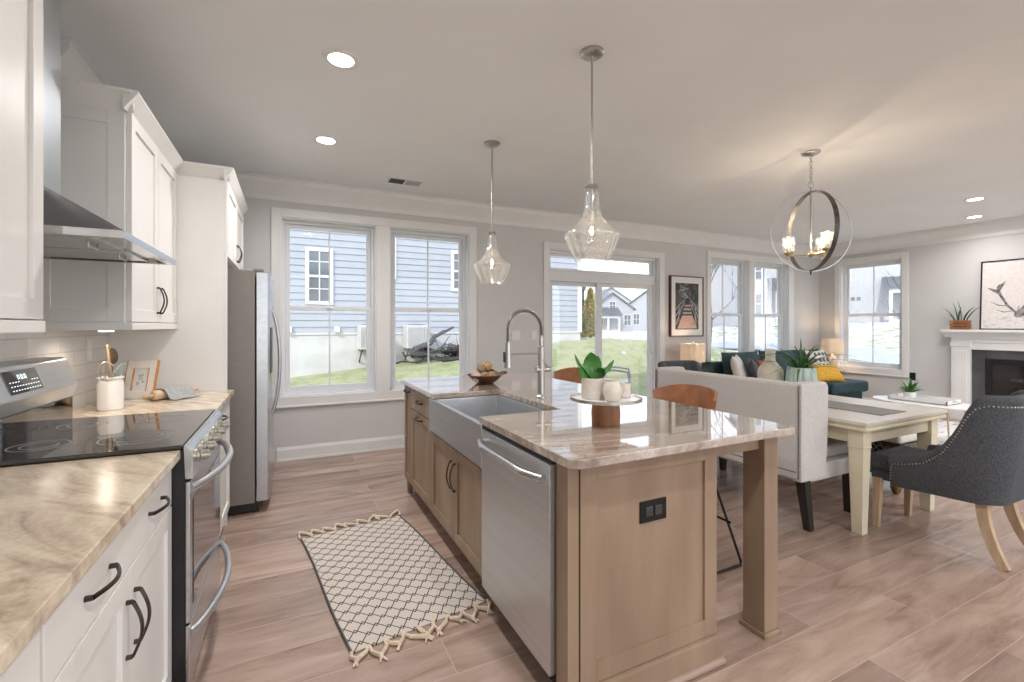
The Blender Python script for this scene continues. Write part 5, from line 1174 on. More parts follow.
# low bench with lattice sides on the other long side of the table
LX0, LX1, LY0, LY1 = 4.27, 4.72, 1.87, 3.02
t = thing('lattice_bench', 'low bench with lattice sides and cream cushion beyond the dining table', 'bench', ((LX0 + LX1) / 2, (LY0 + LY1) / 2, 0))
mb = MB(); mb.box(LX0 + 0.02, LX1 - 0.02, LY0 + 0.02, LY1 - 0.02, 0.14, 0.385); finish('core', mb, lattice_m, t, None)
mb = MB(); 
for z_ in (0.13, 0.375): mb.box(LX0, LX1, LY0, LY1, z_, z_ + 0.025, 0.004)
for x_, y_ in ((LX0, LY0), (LX1 - 0.03, LY0), (LX0, LY1 - 0.03), (LX1 - 0.03, LY1 - 0.03)): mb.box(x_, x_ + 0.03, y_, y_ + 0.03, 0.13, 0.40, 0.004)
finish('frame', mb, greyiron_m, t, 30)
mb = MB()
def lat(o_, u_, L_, H_):
    st_ = 0.055; k = -H_
    while k < L_:
        for sg in (1, -1):
            a0 = max(0, -k) ; a1 = min(H_, L_ - k)
            if a1 - a0 < 0.01: continue
            p0 = o_ + u_ * (k + a0) + Vector((0, 0, a0 if sg > 0 else H_ - a0)); p1 = o_ + u_ * (k + a1) + Vector((0, 0, a1 if sg > 0 else H_ - a1)); mb.tube([p0, p1], 0.004, 4)
        k += st_
lat(Vector((LX0 + 0.012, LY0 + 0.03, 0.156)), Vector((0, 1, 0)), LY1 - LY0 - 0.06, 0.218); lat(Vector((LX0 + 0.03, LY0 + 0.012, 0.156)), Vector((1, 0, 0)), LX1 - LX0 - 0.06, 0.218)
finish('lattice', mb, nickel_m, t)
mb = MB(); mb.box(LX0 + 0.0, LX1 - 0.0, LY0 + 0.0, LY1 - 0.0, 0.401, 0.475, 0.028, 4); finish('cushion', mb, offwhite_m, t, 50)
for x_ in (LX0 + 0.05, LX1 - 0.05):
    for y_ in (LY0 + 0.05, LY1 - 0.05):
        mb = MB(); mb.lathe([(0.016, 0), (0.030, 0.02), (0.040, 0.055), (0.034, 0.085), (0.022, 0.10), (0.030, 0.131)], (x_, y_, 0), 20); finish('bun_foot', mb, antique_m, t)

# chandelier
chx, chy, chz = 3.86, 2.304, 2.108
t = thing('chandelier', 'orb chandelier of crossed rings with three candle lights over dining table', 'chandelier', (chx, chy, CEIL))
mb = MB(); mb.lathe([(0, 0), (0.068, 0), (0.068, -0.010), (0.055, -0.020), (0.012, -0.024), (0, -0.024)], (chx, chy, CEIL), 32, cap=False); finish('canopy', mb, nickel_m, t)
R = 0.325; zc = chz
mb = MB()
zz = CEIL - 0.024; k = 0
while zz > zc + R + 0.085:
    ax_ = (1, 0, 0) if k % 2 else (0, 1, 0); mb.tube([Vector((chx, chy, zz - 0.014)) + Vector(ax_) * (0.010 * math.sin(2 * PI * i / 12)) + Vector((0, 0, 0.017 * math.cos(2 * PI * i / 12))) for i in range(12)], 0.0032, 5, closed=True); zz -= 0.026; k += 1
finish('chain', mb, nickel_m, t)
mb = MB(); mb.tube([Vector((chx, chy, zc + R + 0.063)) + (rv * math.sin(2 * PI * i / 20) + Vector((0, 0, math.cos(2 * PI * i / 20)))) * 0.024 for i in range(20)], 0.003, 6, closed=True); finish('loop', mb, nickel_m, t)
vd = Vector((chx, chy, 0)).normalized(); pv = Vector((vd.y, -vd.x, 0))
th_ = math.radians(31)
eA = pv * math.cos(th_) + vd * math.sin(th_)             # in-plane horizontal axis of the wide thin-looking ring
eB = Vector((-eA.y, eA.x, 0))
def band(e, R_, w, tk, m_, nm):
    mb = MB(); nrm_ = e.cross(Vector((0, 0, 1))).normalized(); n = 72; P = []
    for i in range(n):
        a = 2 * PI * i / n; d_ = e * math.cos(a) + Vector((0, 0, math.sin(a))); o_ = Vector((chx, chy, zc))
        P.append([o_ + d_ * (R_ - tk) - nrm_ * w / 2, o_ + d_ * R_ - nrm_ * w / 2, o_ + d_ * R_ + nrm_ * w / 2, o_ + d_ * (R_ - tk) + nrm_ * w / 2])
    mb.grid(P, close_u=True, close_v=True); finish(nm, mb, m_, t, 30)
band(eB, R, 0.036, 0.004, greyiron_m, 'band_ring')
band(eA, R + 0.006, 0.006, 0.006, nickel_m, 'wire_ring')
mb = MB(); mb.tube([(chx, chy, zc + R + 0.04), (chx, chy, zc - 0.19)], 0.007, 10); finish('stem', mb, nickel_m, t)
mb = MB(); mb.lathe([(0.0, -0.215), (0.012, -0.212), (0.022, -0.20), (0.026, -0.19), (0.018, -0.175), (0.008, -0.165)], (chx, chy, zc), 20); finish('hub', mb, gold_m, t)
mb = MB(); mb.lathe([(0, -0.035), (0.007, -0.028), (0.005, -0.018), (0.010, -0.008), (0.010, 0.006), (0, 0.010)], (chx, chy, zc - R), 14, cap=False); finish('finial', mb, greyiron_m, t)
for k in range(3):
    a = math.radians((-48, 188, 62)[k]); d_ = pv * math.cos(a) + vd * math.sin(a); q = Vector((chx, chy, zc - 0.19)) + d_ * 0.16
    mb = MB(); mb.tube([Vector((chx, chy, zc - 0.19)), q], 0.0055, 8); mb.lathe([(0.0, -0.035), (0.008, -0.025), (0.006, -0.01), (0.012, 0.0), (0.030, 0.012), (0.036, 0.024), (0.0, 0.026)], q, 18); am = finish('arm', mb, gold_m, t)
    mb = MB(); mb.lathe([(0.044, 0.022), (0.045, 0.150), (0.042, 0.150), (0.041, 0.022)], q, 28, closed=True); finish('glass_cylinder', mb, cyl_glass_m, am, 60)
    mb = MB(); mb.lathe([(0.010, 0.024), (0.010, 0.070), (0, 0.070)], q, 12); finish('candle_sleeve', mb, gold_m, am)
    mb = MB(); mb.lathe([(0.008, 0.070), (0.017, 0.088), (0.016, 0.100), (0.006, 0.122), (0, 0.128)], q, 14, cap=False); finish('bulb', mb, filament_m, am)
    point_lamp('chandelier_bulb', q + Vector((0, 0, 0.14)), 2.2, 0.012, (1.0, 0.80, 0.58))

# ------------------------------------------------------------------ living area
mb = MB(); mb.box(5.35, 8.2, 1.15, 3.75, 0.0005, 0.012, 0.004); single('area_rug', mb, livrug_m, 'white living room rug with dark broken strokes', 'rug', (6.8, 2.4, 0))
# sofa with a chaise at its right end
t = thing('sofa', 'dark teal sofa with loose cushions under the back windows', 'sofa', (6.8, 4.5, 0))
SX0, SX1s, SYk, SYf = 5.42, 8.16, 4.86, 4.03
mb = MB(); mb.box(SX0 + 0.02, SX1s - 0.02, SYf + 0.03, SYk - 0.04, 0.12, 0.30, 0.02); finish('base', mb, teal_m, t, 40)
mb = MB(); mb.box(SX0 + 0.04, SX1s - 0.04, SYk - 0.20, SYk, 0.12, 0.80, 0.05, 4); finish('back_frame', mb, teal_m, t, 50)
mb = MB(); mb.box(SX0, SX0 + 0.17, SYf + 0.02, SYk - 0.01, 0.12, 0.62, 0.05, 4); finish('arm', mb, teal_m, t, 50)
mb = MB(); mb.box(SX1s - 0.15, SX1s + 0.02, 4.38, SYk - 0.01, 0.12, 0.60, 0.04, 4); finish('arm', mb, teal_m, t, 50)
for xa, xb in ((SX0 + 0.18, 6.31), (6.32, 7.20)):
    mb = MB(); mb.box(xa, xb, SYf, SYk - 0.20, 0.30, 0.47, 0.045, 4); finish('seat_cushion', mb, teal_m, t, 50)
mb = MB(); mb.box(7.21, SX1s - 0.01, 3.97, SYk - 0.20, 0.30, 0.475, 0.045, 4); finish('seat_cushion', mb, teal_m, t, 50)
for i, (xc, w_) in enumerate(((6.0, 0.80), (6.82, 0.82), (7.55, 0.74))):
    mb = MB(); M = Matrix.Translation((xc, SYk - 0.30, 0.70)) @ Euler((math.radians(78), 0, 0)).to_matrix().to_4x4(); mb.pillow(w_, 0.50, 0.24, M, 14, 0.02); finish('back_cushion', mb, teal_m, t, 80)
for x_, y_ in ((SX0 + 0.08, SYf + 0.08), (SX0 + 0.08, SYk - 0.10), (SX1s - 0.08, SYk - 0.10), (SX1s - 0.08, 4.09)):
    mb = MB(); taper_leg(mb, x_, y_, 0.0, 0.13, 0.03, 0.045); finish('leg', mb, darkwood_m, t, 30)
def cushion(label, m_, loc, w_, h_, th_, tilt, yaw, roll=0.0, extra=None):
    M = Matrix.Translation(loc) @ Euler((0, 0, yaw)).to_matrix().to_4x4() @ Euler((math.radians(90) - tilt, 0, 0)).to_matrix().to_4x4() @ Euler((0, 0, roll)).to_matrix().to_4x4()
    t = thing('throw_pillow', label, 'pillow', loc, group='throw pillows on the teal sofa')
    mb = MB(); mb.pillow(w_, h_, th_, M, 14, 0.10); finish('cover', mb, m_, t, 80)
    if extra: extra(t, M)
    return t
cushion('off-white throw pillow behind the slate grey one on the sofa', offwhite_m, (5.66, 4.36, 0.70), 0.46, 0.46, 0.16, 0.28, 0.55)
cushion('slate grey throw pillow at the left of the sofa', greycotton_m, (5.80, 4.22, 0.68), 0.44, 0.42, 0.14, 0.32, 0.75)
cushion('rust throw pillow right of the slate grey one', rust_m, (6.26, 4.40, 0.66), 0.40, 0.38, 0.14, 0.25, 0.35)
def dots(t, M):
    mb = MB()
    for i in range(4):
        for j in range(4):
            u_, v_ = -0.15 + 0.10 * i + (0.03 if j % 2 else -0.02), -0.15 + 0.10 * j
            f = (max(0, 1 - abs(u_ / 0.24) ** 2.6) ** 0.5) * (max(0, 1 - abs(v_ / 0.24) ** 2.6) ** 0.5)
            mb.ball((0, 0, 0), 1, 2, (0.034, 0.034, 0.004), M @ Matrix.Translation((u_ * 0.95, v_ * 0.95, 0.081 * f)))
    finish('dot_print', mb, greycotton_m, t)
cushion('white throw pillow with grey dots at the right end of sofa', offwhite_m, (7.62, 4.42, 0.72), 0.48, 0.48, 0.16, 0.36, 0.0, 0.0, dots)
cushion('mustard yellow lumbar pillow at the right end of sofa', mustard_m, (7.42, 4.20, 0.60), 0.56, 0.32, 0.15, 0.62, -0.25)

def end_table(label, x, y, h=0.56, r=0.19):
    t = thing('end_table', label, 'side table', (x, y, 0), group='round end tables beside the sofa')
    mb = MB(); mb.lathe([(0, h - 0.024), (r, h - 0.024), (r + 0.004, h - 0.012), (r, h), (0, h)], (x, y, 0), 36, cap=False); finish('tabletop', mb, walnut_m, t)
    for k in range(3):
        a = k * 2 * PI / 3 + 0.3; mb = MB(); mb.tube([(x + (r - 0.05) * math.cos(a), y + (r - 0.05) * math.sin(a), h - 0.024), (x + r * math.cos(a), y + r * math.sin(a), 0.0)], [0.013, 0.009], 8); finish('leg', mb, walnut_m, t)
    return t
def table_lamp(label, x, y, z0, base_m, zs0, zs1, r, warm=6):
    t = thing('table_lamp', label, 'lamp', (x, y, z0), group='drum shade table lamps')
    mb = MB(); H = zs0 - z0; mb.lathe([(0, 0), (0.06, 0), (0.062, 0.012), (0.03, 0.022), (0.05, 0.07), (0.068, 0.12), (0.055, H * 0.72), (0.018, H * 0.9), (0.010, H + 0.01), (0, H + 0.01)], (x, y, z0), 28, cap=False); finish('base', mb, base_m, t)
    mb = MB(); mb.lathe([(r, zs0), (r * 0.97, zs1), (r * 0.97 - 0.004, zs1), (r - 0.004, zs0)], (x, y, 0), 48, closed=True); finish('lamp_shade', mb, lampshade_m, t)
    mb = MB(); mb.tube([(x, y, zs0 - 0.01), (x, y, zs1 + 0.02)], 0.004, 8); mb.ball((x, y, zs1 + 0.03), 0.013, 2); 
    for k in range(3): a = k * 2 * PI / 3; mb.tube([(x, y, zs1 - 0.012), (x + (r * 0.97 - 0.004) * math.cos(a), y + (r * 0.97 - 0.004) * math.sin(a), zs1 - 0.004)], 0.002, 5)
    finish('harp_and_finial', mb, nickel_m, t)
    point_lamp('lamp_bulb', (x, y, (zs0 + zs1) / 2), warm, 0.03, (1.0, 0.70, 0.42))
    return t
end_table('round walnut end table left of the sofa under the boardwalk picture', 5.16, 4.72)
table_lamp('table lamp with white drum shade left of the sofa, below the boardwalk picture', 5.16, 4.72, 0.5605, white_cer_m, 0.822, 1.075, 0.17, 3.2)
end_table('round walnut end table in the corner right of the sofa', 8.36, 4.62, r=0.17)
table_lamp('table lamp with drum shade in the room corner beside the right window', 8.34, 4.62, 0.5605, cream_cer_m, 0.86, 1.105, 0.165, 3.2)

# coffee table with tray and plant
cxo, cyo = 6.60, 2.66
t = thing('coffee_table', 'oval white topped coffee table with thin brass legs before the fireplace', 'coffee table', (cxo, cyo, 0))
mb = MB(); mb.lathe([(0, 0.432), (0.97, 0.432), (1.0, 0.440), (1.0, 0.448), (0.98, 0.455), (0, 0.455)], (0, 0, 0), 56, cap=False, M=Matrix.Translation((cxo, cyo, 0)) @ Matrix.Diagonal((0.33, 0.50, 1, 1))); finish('tabletop', mb, marble_m, t)
for dx, dy in ((-0.20, -0.28), (0.20, -0.28), (-0.20, 0.28), (0.20, 0.28)):
    mb = MB(); mb.tube([(cxo + dx, cyo + dy, 0.433), (cxo + dx * 1.15, cyo + dy * 1.1, 0.0125)], 0.009, 8); finish('leg', mb, gold_m, t)
t = thing('serving_tray', 'white rectangular tray with handles on the coffee table', 'tray', (cxo, cyo, 0.456)); ty0, ty1, tx0, tx1 = 2.40, 2.95, 6.45, 6.79
mb = MB(); mb.box(tx0, tx1, ty0, ty1, 0.4555, 0.465); mb.box(tx0, tx0 + 0.014, ty0, ty1, 0.4555, 0.505, 0.003); mb.box(tx1 - 0.014, tx1, ty0, ty1, 0.4555, 0.505, 0.003)
for ya in (ty0, ty1 - 0.014):
    mb.box(tx0, 6.57, ya, ya + 0.014, 0.4555, 0.505, 0.003); mb.box(6.67, tx1, ya, ya + 0.014, 0.4555, 0.505, 0.003); mb.box(6.57, 6.67, ya, ya + 0.014, 0.4555, 0.475); mb.box(6.57, 6.67, ya, ya + 0.014, 0.495, 0.505)
finish('tray_body', mb, marble_m, t, 30)
c = Vector((6.60, 2.80, 0.4655)); t = thing('small_potted_fern', 'small bushy green plant in a white pot on the coffee table tray', 'potted plant', c)
mb = MB(); mb.lathe([(0, 0), (0.045, 0), (0.055, 0.01), (0.062, 0.085), (0.057, 0.085), (0.052, 0.07), (0, 0.07)], c, 28, cap=False); finish('pot', mb, white_cer_m, t)
rnd = random.Random(3)
for k in range(30):
    a = rnd.uniform(0, 2 * PI); mb = MB(); mb.grid(leaf_grid(c + Vector((0.02 * math.cos(a), 0.02 * math.sin(a), 0.07)), (math.cos(a), math.sin(a), 0), rnd.uniform(0.11, 0.20), 0.035, rnd.uniform(0.3, 1.2), rnd.uniform(0.5, 1.45), nl=6, nw=2)); finish('leaf', mb, leaf_m, t, 80)

# fireplace on the right wall
FYc = 2.30
t = thing('fireplace', 'white mantel fireplace with dark surround and black firebox on the right wall', 'fireplace', (XR, FYc, 0))
XF = XR - 0.002
for ya, yb in ((2.935, 3.14), (FYc * 2 - 3.14, FYc * 2 - 2.935)):
    mb = MB(); mb.box(8.55, XF, ya, yb, 0, 1.10, 0.003); mb.box(8.535, XF, ya - 0.012, yb + 0.012, 0, 0.15, 0.004); mb.box(8.535, XF, ya - 0.010, yb + 0.010, 1.04, 1.10, 0.004)
    mb.box(8.543, 8.56, ya + 0.035, yb - 0.035, 0.22, 0.98, 0.003)
    finish('pilaster', mb, trim_m, t, 30)
mb = MB(); mb.box(8.565, XF, FYc * 2 - 2.95, 2.95, 1.0, 1.10, 0.003); mb.box(8.55, XF, FYc * 2 - 3.14, 3.14, 1.10, 1.18, 0.003); finish('frieze', mb, trim_m, t, 30)
MP = [(XF, 1.165), (8.545, 1.165), (8.535, 1.185), (8.50, 1.205), (8.475, 1.225), (8.47, 1.238), (8.43, 1.244), (8.43, 1.278), (XF, 1.278)]
mb = MB(); mb.prism([(x_, FYc * 2 - 3.215, z_) for x_, z_ in MP], (0, 2 * (3.215 - FYc), 0), 0.002); finish('mantel_shelf', mb, trim_m, t, 30)
mb = MB(); ya, yb = FYc * 2 - 2.935, 2.935
mb.box(8.60, XF, ya, 2 * FYc - 2.795, 0, 1.0, 0.002); mb.box(8.60, XF, 2.795, yb, 0, 1.0, 0.002); mb.box(8.60, XF, 2 * FYc - 2.795, 2.795, 0.88, 1.0, 0.002); mb.box(8.60, XF, 2 * FYc - 2.795, 2.795, 0, 0.12, 0.002); finish('slate_surround', mb, greyslate_m, t, 30)
mb = MB(); a_, b_ = 2 * FYc - 2.795, 2.795
for (q0, q1, w0, w1) in ((a_, a_ + 0.06, 0.12, 0.88), (b_ - 0.06, b_, 0.12, 0.88), (a_ + 0.06, b_ - 0.06, 0.80, 0.88), (a_ + 0.06, b_ - 0.06, 0.12, 0.24)): mb.box(8.592, 8.63, q0, q1, w0, w1, 0.004)
for k in range(3): mb.box(8.586, 8.60, a_ + 0.06, b_ - 0.06, 0.812 + k * 0.02, 0.822 + k * 0.02, 0.002)
finish('firebox_frame', mb, black_m, t, 30)
mb = MB(); mb.box(8.615, 8.62, a_ + 0.055, b_ - 0.055, 0.235, 0.81); finish('firebox_glass', mb, blackglass_m, t, None)
# things on the mantel
MZ = 1.2785
t = thing('crate_planter', 'small wooden crate with snake plants on the mantel', 'planter', (8.53, 3.06, MZ)); 
mb = MB(); y0, y1, x0, x1 = 2.930, 3.120, 8.455, 8.585
mb.box(x0 + 0.01, x1 - 0.01, y0 + 0.01, y1 - 0.01, MZ, MZ + 0.012)
for k in range(3):
    z_ = MZ + 0.002 + k * 0.045
    for (p, q, r_, s_) in ((x0, x0 + 0.010, y0, y1), (x1 - 0.010, x1, y0, y1), (x0 + 0.01, x1 - 0.01, y0, y0 + 0.010), (x0 + 0.01, x1 - 0.01, y1 - 0.010, y1)): mb.box(p, q, r_, s_, z_, z_ + 0.038, 0.002)
for p in (x0 + 0.011, x1 - 0.027):
    for q in (y0 + 0.011, y1 - 0.027): mb.box(p, p + 0.016, q, q + 0.016, MZ, MZ + 0.13, 0.001)
finish('crate', mb, walnut_m, t, 30)
mb = MB(); mb.box(x0 + 0.012, x1 - 0.012, y0 + 0.012, y1 - 0.012, MZ + 0.012, MZ + 0.11); finish('soil', mb, soil_m, t, None)
rnd = random.Random(8)
for k, (dy, ln, lean, sg) in enumerate(((0.035, 0.27, 0.45, 1), (0.065, 0.30, 0.10, 1), (0.085, 0.22, 0.05, -1), (0.12, 0.26, 0.35, -1), (0.155, 0.29, 0.55, -1), (0.10, 0.33, 0.02, 1), (0.05, 0.18, 0.7, 1))):
    b0 = Vector((8.52 + rnd.uniform(-0.03, 0.03), y1 - dy, MZ + 0.105)); mb = MB(); g = leaf_grid(b0, (rnd.uniform(-0.3, 0.1), sg, 0), ln, 0.042, 0.25 if k in (1, 2, 5) else 0.75, PI / 2 - lean * 0.6, nl=10, nw=2, fold=0.35, tip=0.6); mb.grid(g); finish('leaf', mb, snake_m, t, 80)
# framed animal sketch leaning on the wall
AYa, AYb, AH = 1.72, 2.845, 0.94
t = thing('framed_sketch', 'large dark-framed pencil sketch of an antlered animal leaning on the mantel', 'picture', (8.60, 2.3, MZ))
MA = Matrix.Translation((8.575, 0, MZ)) @ Euler((0, math.atan(0.055 / AH), 0)).to_matrix().to_4x4()
mb = MB()
for (q0, q1, w0, w1) in ((AYa, AYa + 0.014, 0, AH), (AYb - 0.014, AYb, 0, AH), (AYa + 0.014, AYb - 0.014, 0, 0.014), (AYa + 0.014, AYb - 0.014, AH - 0.014, AH)): mb.box(-0.014, 0.014, q0, q1, w0, w1, 0.002, M=MA)
finish('frame', mb, wire_m, t, 30)
mb = MB(); mb.box(0.0, 0.008, AYa + 0.012, AYb - 0.012, 0.012, AH - 0.012, M=MA); pr = finish('print', mb, mat('warm_white_art_paper', (0.66, 0.61, 0.59), 0.8, scale=30, col2=(0.72, 0.68, 0.665)), t, None)
def strokes(mb, M, dep, polys, w, th=0.0012, axis='y'):
    for pts_, ws in polys:
        for (p, q), (wa, wb) in zip(zip(pts_[:-1], pts_[1:]), zip(ws[:-1], ws[1:])):
            d_ = Vector((q[0] - p[0], q[1] - p[1])); n_ = Vector((-d_.y, d_.x)).normalized() if d_.length > 1e-6 else Vector((0, 1))
            quad = [(p[0] + n_.x * wa, p[1] + n_.y * wa), (q[0] + n_.x * wb, q[1] + n_.y * wb), (q[0] - n_.x * wb, q[1] - n_.y * wb), (p[0] - n_.x * wa, p[1] - n_.y * wa)]
            if axis == 'y': mb.prism([(dep, a, b) for a, b in quad], (-th, 0, 0), M=M)
            else: mb.prism([(a, dep, b) for a, b in quad], (0, -th, 0), M=M)
y_ = AYb
ant = [([(y_ - 0.52, 0.20), (y_ - 0.36, 0.34), (y_ - 0.26, 0.50), (y_ - 0.22, 0.56)], [0.012, 0.012, 0.015, 0.022]), ([(y_ - 0.22, 0.55), (y_ - 0.17, 0.57), (y_ - 0.08, 0.61)], [0.022, 0.018, 0.004]), ([(y_ - 0.23, 0.55), (y_ - 0.225, 0.62), (y_ - 0.25, 0.66)], [0.016, 0.016, 0.004]), ([(y_ - 0.235, 0.57), (y_ - 0.275, 0.64), (y_ - 0.33, 0.70)], [0.016, 0.018, 0.003]),
       ([(y_ - 0.38, 0.33), (y_ - 0.24, 0.345), (y_ - 0.12, 0.40)], [0.007, 0.006, 0.002]), ([(y_ - 0.45, 0.26), (y_ - 0.32, 0.24), (y_ - 0.21, 0.275)], [0.006, 0.005, 0.002]), ([(y_ - 0.50, 0.28), (y_ - 0.52, 0.33)], [0.005, 0.002]),
       ([(y_ - 0.47, 0.17), (y_ - 0.52, 0.21), (y_ - 0.62, 0.27), (y_ - 0.70, 0.35), (y_ - 0.80, 0.40)], [0.02, 0.045, 0.055, 0.06, 0.05]), ([(y_ - 0.70, 0.44), (y_ - 0.74, 0.53), (y_ - 0.82, 0.58), (y_ - 0.92, 0.60)], [0.03, 0.045, 0.04, 0.03]), ([(y_ - 0.76, 0.36), (y_ - 0.90, 0.42), (y_ - 1.02, 0.46)], [0.10, 0.13, 0.14]), ([(y_ - 0.82, 0.28), (y_ - 0.83, 0.12)], [0.03, 0.018]), ([(y_ - 0.98, 0.30), (y_ - 1.0, 0.10)], [0.04, 0.02])]
ant = [([(AYb - 0.02 - (AYb - p) * 0.68, 0.02 + q * 0.90) for p, q in pp], ww) for pp, ww in ant]
mb = MB(); strokes(mb, MA, -0.0005, ant, 0); finish('drawing', mb, mat('graphite_wash', (0.10, 0.095, 0.095), 0.9, scale=24, col2=(0.34, 0.32, 0.31)), pr, None)
mb = MB(); gr = []
rnd = random.Random(5)
for k in range(60):
    a = AYb - 0.03 - rnd.random() * 1.08; b = 0.02 + rnd.random() * 0.15; gr.append(([(a, b), (a - rnd.uniform(0.02, 0.06), b + rnd.uniform(-0.008, 0.012))], [0.004, 0.002]))
strokes(mb, MA, -0.0005, gr, 0); finish('ground_wash', mb, mat('pale_graphite', (0.42, 0.38, 0.37), 0.9, scale=30, col2=(0.55, 0.50, 0.49)), pr, None)

# boardwalk picture on the back wall
t = thing('boardwalk_picture', 'framed picture of a wooden footbridge on the wall beside the patio door', 'picture', (5.335, YB, 1.62))
P0, P1, Z0p, Z1p = 5.0, 5.67, 1.172, 2.072; D = YB - 0.045
mb = MB()
for (q0, q1, w0, w1) in ((P0, P0 + 0.014, Z0p, Z1p), (P1 - 0.014, P1, Z0p, Z1p), (P0 + 0.014, P1 - 0.014, Z0p, Z0p + 0.014), (P0 + 0.014, P1 - 0.014, Z1p - 0.014, Z1p)): mb.box(q0, q1, D, YB - 0.001, w0, w1, 0.002)
finish('frame', mb, mat('mahogany_frame', (0.09, 0.028, 0.02), 0.4, var=0.2, scale=12), t, 30)
mb = MB(); mb.box(P0 + 0.012, P1 - 0.012, D + 0.012, D + 0.018, Z0p + 0.012, Z1p - 0.012); finish('mount', mb, paper_m, t, None)
def U(u): return P0 + 0.10 + 0.47 * u
def V(v): return Z0p + 0.105 + 0.69 * v
mb = MB(); mb.box(U(0), U(1), D + 0.010, D + 0.0121, V(0), V(1)); pr = finish('print', mb, mat('dark_foliage_print', (0.035, 0.04, 0.042), 0.6, scale=14, col2=(0.15, 0.155, 0.16), detail=8, lo=0.45, hi=0.7), t, None)
mb = MB(); rnd = random.Random(2)
for k in range(46):
    a, b = rnd.gauss(0.36, 0.10), rnd.gauss(0.80, 0.09)
    if not (0.05 < a < 0.95 and 0.55 < b < 0.98): continue
    r_ = rnd.uniform(0.004, 0.016); mb.lathe([(0, 0), (r_, 0), (r_, 0.0006), (0, 0.0006)], n=7, cap=False, M=Matrix.Translation((U(a), D + 0.0098, V(b))) @ Euler((PI / 2, 0, 0)).to_matrix().to_4x4())
finish('bright_leaves', mb, mat('pale_print_leaves', (0.34, 0.35, 0.36), 0.7), pr, None)
def deck(poly, m_, nm): 
    mb = MB(); 
    for p in poly: mb.prism([(U(a), D + 0.0095, V(b)) for a, b in p], (0, -0.0008, 0))
    finish(nm, mb, m_, pr, None)
deck([[(0.08, 0.02), (0.92, 0.02), (0.72, 0.30), (0.28, 0.30)]], mat('pink_plank_print', (0.50, 0.32, 0.26), 0.7, scale=16, stretch=(0.6, 1, 8), col2=(0.64, 0.44, 0.37)), 'planks')
deck([[(0.30, 0.335), (0.70, 0.335), (0.69, 0.375), (0.315, 0.375)], [(0.33, 0.415), (0.68, 0.415), (0.67, 0.455), (0.345, 0.455)], [(0.36, 0.50), (0.66, 0.50), (0.65, 0.53), (0.37, 0.53)]], mat('grey_step_print', (0.42, 0.37, 0.36), 0.7), 'steps')
mb = MB(); R_ = []
for pts_ in ([(0.0, 0.42), (0.20, 0.55), (0.40, 0.67)], [(0.0, 0.28), (0.18, 0.44), (0.40, 0.62)], [(0.02, 0.10), (0.16, 0.33), (0.38, 0.58)], [(1.0, 0.38), (0.85, 0.52), (0.62, 0.67)], [(1.0, 0.24), (0.86, 0.42), (0.63, 0.63)], [(0.90, 0.02), (0.84, 0.30), (0.66, 0.55)], [(0.14, 0.16), (0.15, 0.50)], [(0.88, 0.10), (0.87, 0.52)], [(0.40, 0.67), (0.52, 0.70), (0.62, 0.67)]):
    R_.append(([(U(a), V(b)) for a, b in pts_], [0.006, 0.0045, 0.003][:len(pts_)]))
strokes(mb, None, D + 0.0092, R_, 0, 0.0008, 'x'); finish('handrails', mb, mat('pale_rail_print', (0.48, 0.46, 0.45), 0.7), pr, None)

# ------------------------------------------------------------------ outdoors
def smooth01(v): v = max(0, min(1, v)); return v * v * (3 - 2 * v)
def gz(x, y):
    bk = smooth01((y - 5.4) / 4.2) * (0.46 + 0.1 * max(-6, min(6.4, x)))
    far = 0.5 * smooth01((math.hypot(max(0, x - 9), max(0, y - 12)) - 2) / 40) + 1.7 * smooth01((x - 20.5) / 14) * (1 - smooth01((y - 24) / 14))
    if x > 8.5: bk = bk * (1 - 0.55 * smooth01((x - 8.5) / 6) ) 
    return -0.15 + bk + far * 0.6
P = []; xs = [-30, -20, -14, -10] + [-8 + 0.8 * i for i in range(33)] + [20, 24, 30, 38, 48, 60, 80, 110]; ys = [-20, -12, -6, -2, 1, 3, 4.2] + [5.0 + 0.6 * i for i in range(16)] + [16, 19, 23, 28, 34, 42, 52, 66, 85, 110]
inside = lambda x, y: -1.3 < x < 8.9 and y < 5.2
for x in xs: P.append([Vector((x, y, gz(x, y) - (0.25 if (-1.6 < x < 9.0 and y < 5.05) else 0))) for y in ys])
mb = MB(); mb.grid(P); single('ground', mb, ground_m, 'sloping lawn outside with dry grass and melting snow patches', 'ground', (0, 0, 0), kind='structure', smooth=60)
def strip(name, pts, w, label, m_):
    P = []
    for i, (x, y) in enumerate(pts):
        a = Vector(pts[max(0, i - 1)]); b = Vector(pts[min(len(pts) - 1, i + 1)]); d_ = (b - a).normalized(); n_ = Vector((-d_.y, d_.x))
        P.append([Vector((x + n_.x * w * s, y + n_.y * w * s, max(gz(x + n_.x * w * q, y + n_.y * w * q) for q in (-1, 0, 1)) + 0.06)) for s in (-1, -0.5, 0, 0.5, 1)])
    mb = MB(); mb.grid(P); bmesh.ops.solidify(mb.b, geom=mb.b.faces[:], thickness=0.05); single(name, mb, m_, label, 'road', (pts[0][0], pts[0][1], 0), kind='structure', smooth=60)
strip('road', [(4 + i * 2.0, 30 - 0.05 * i * i) for i in range(5)] + [(13.5 + i * 0.9, 27.6 - i * 1.6) for i in range(4)] + [(17.6, 20.5), (18.2, 17.5), (18.3, 14), (18.3, 10), (18.2, 5), (18.0, 0), (17.6, -8)], 2.2, 'pale wet street curving past the houses', road_m)

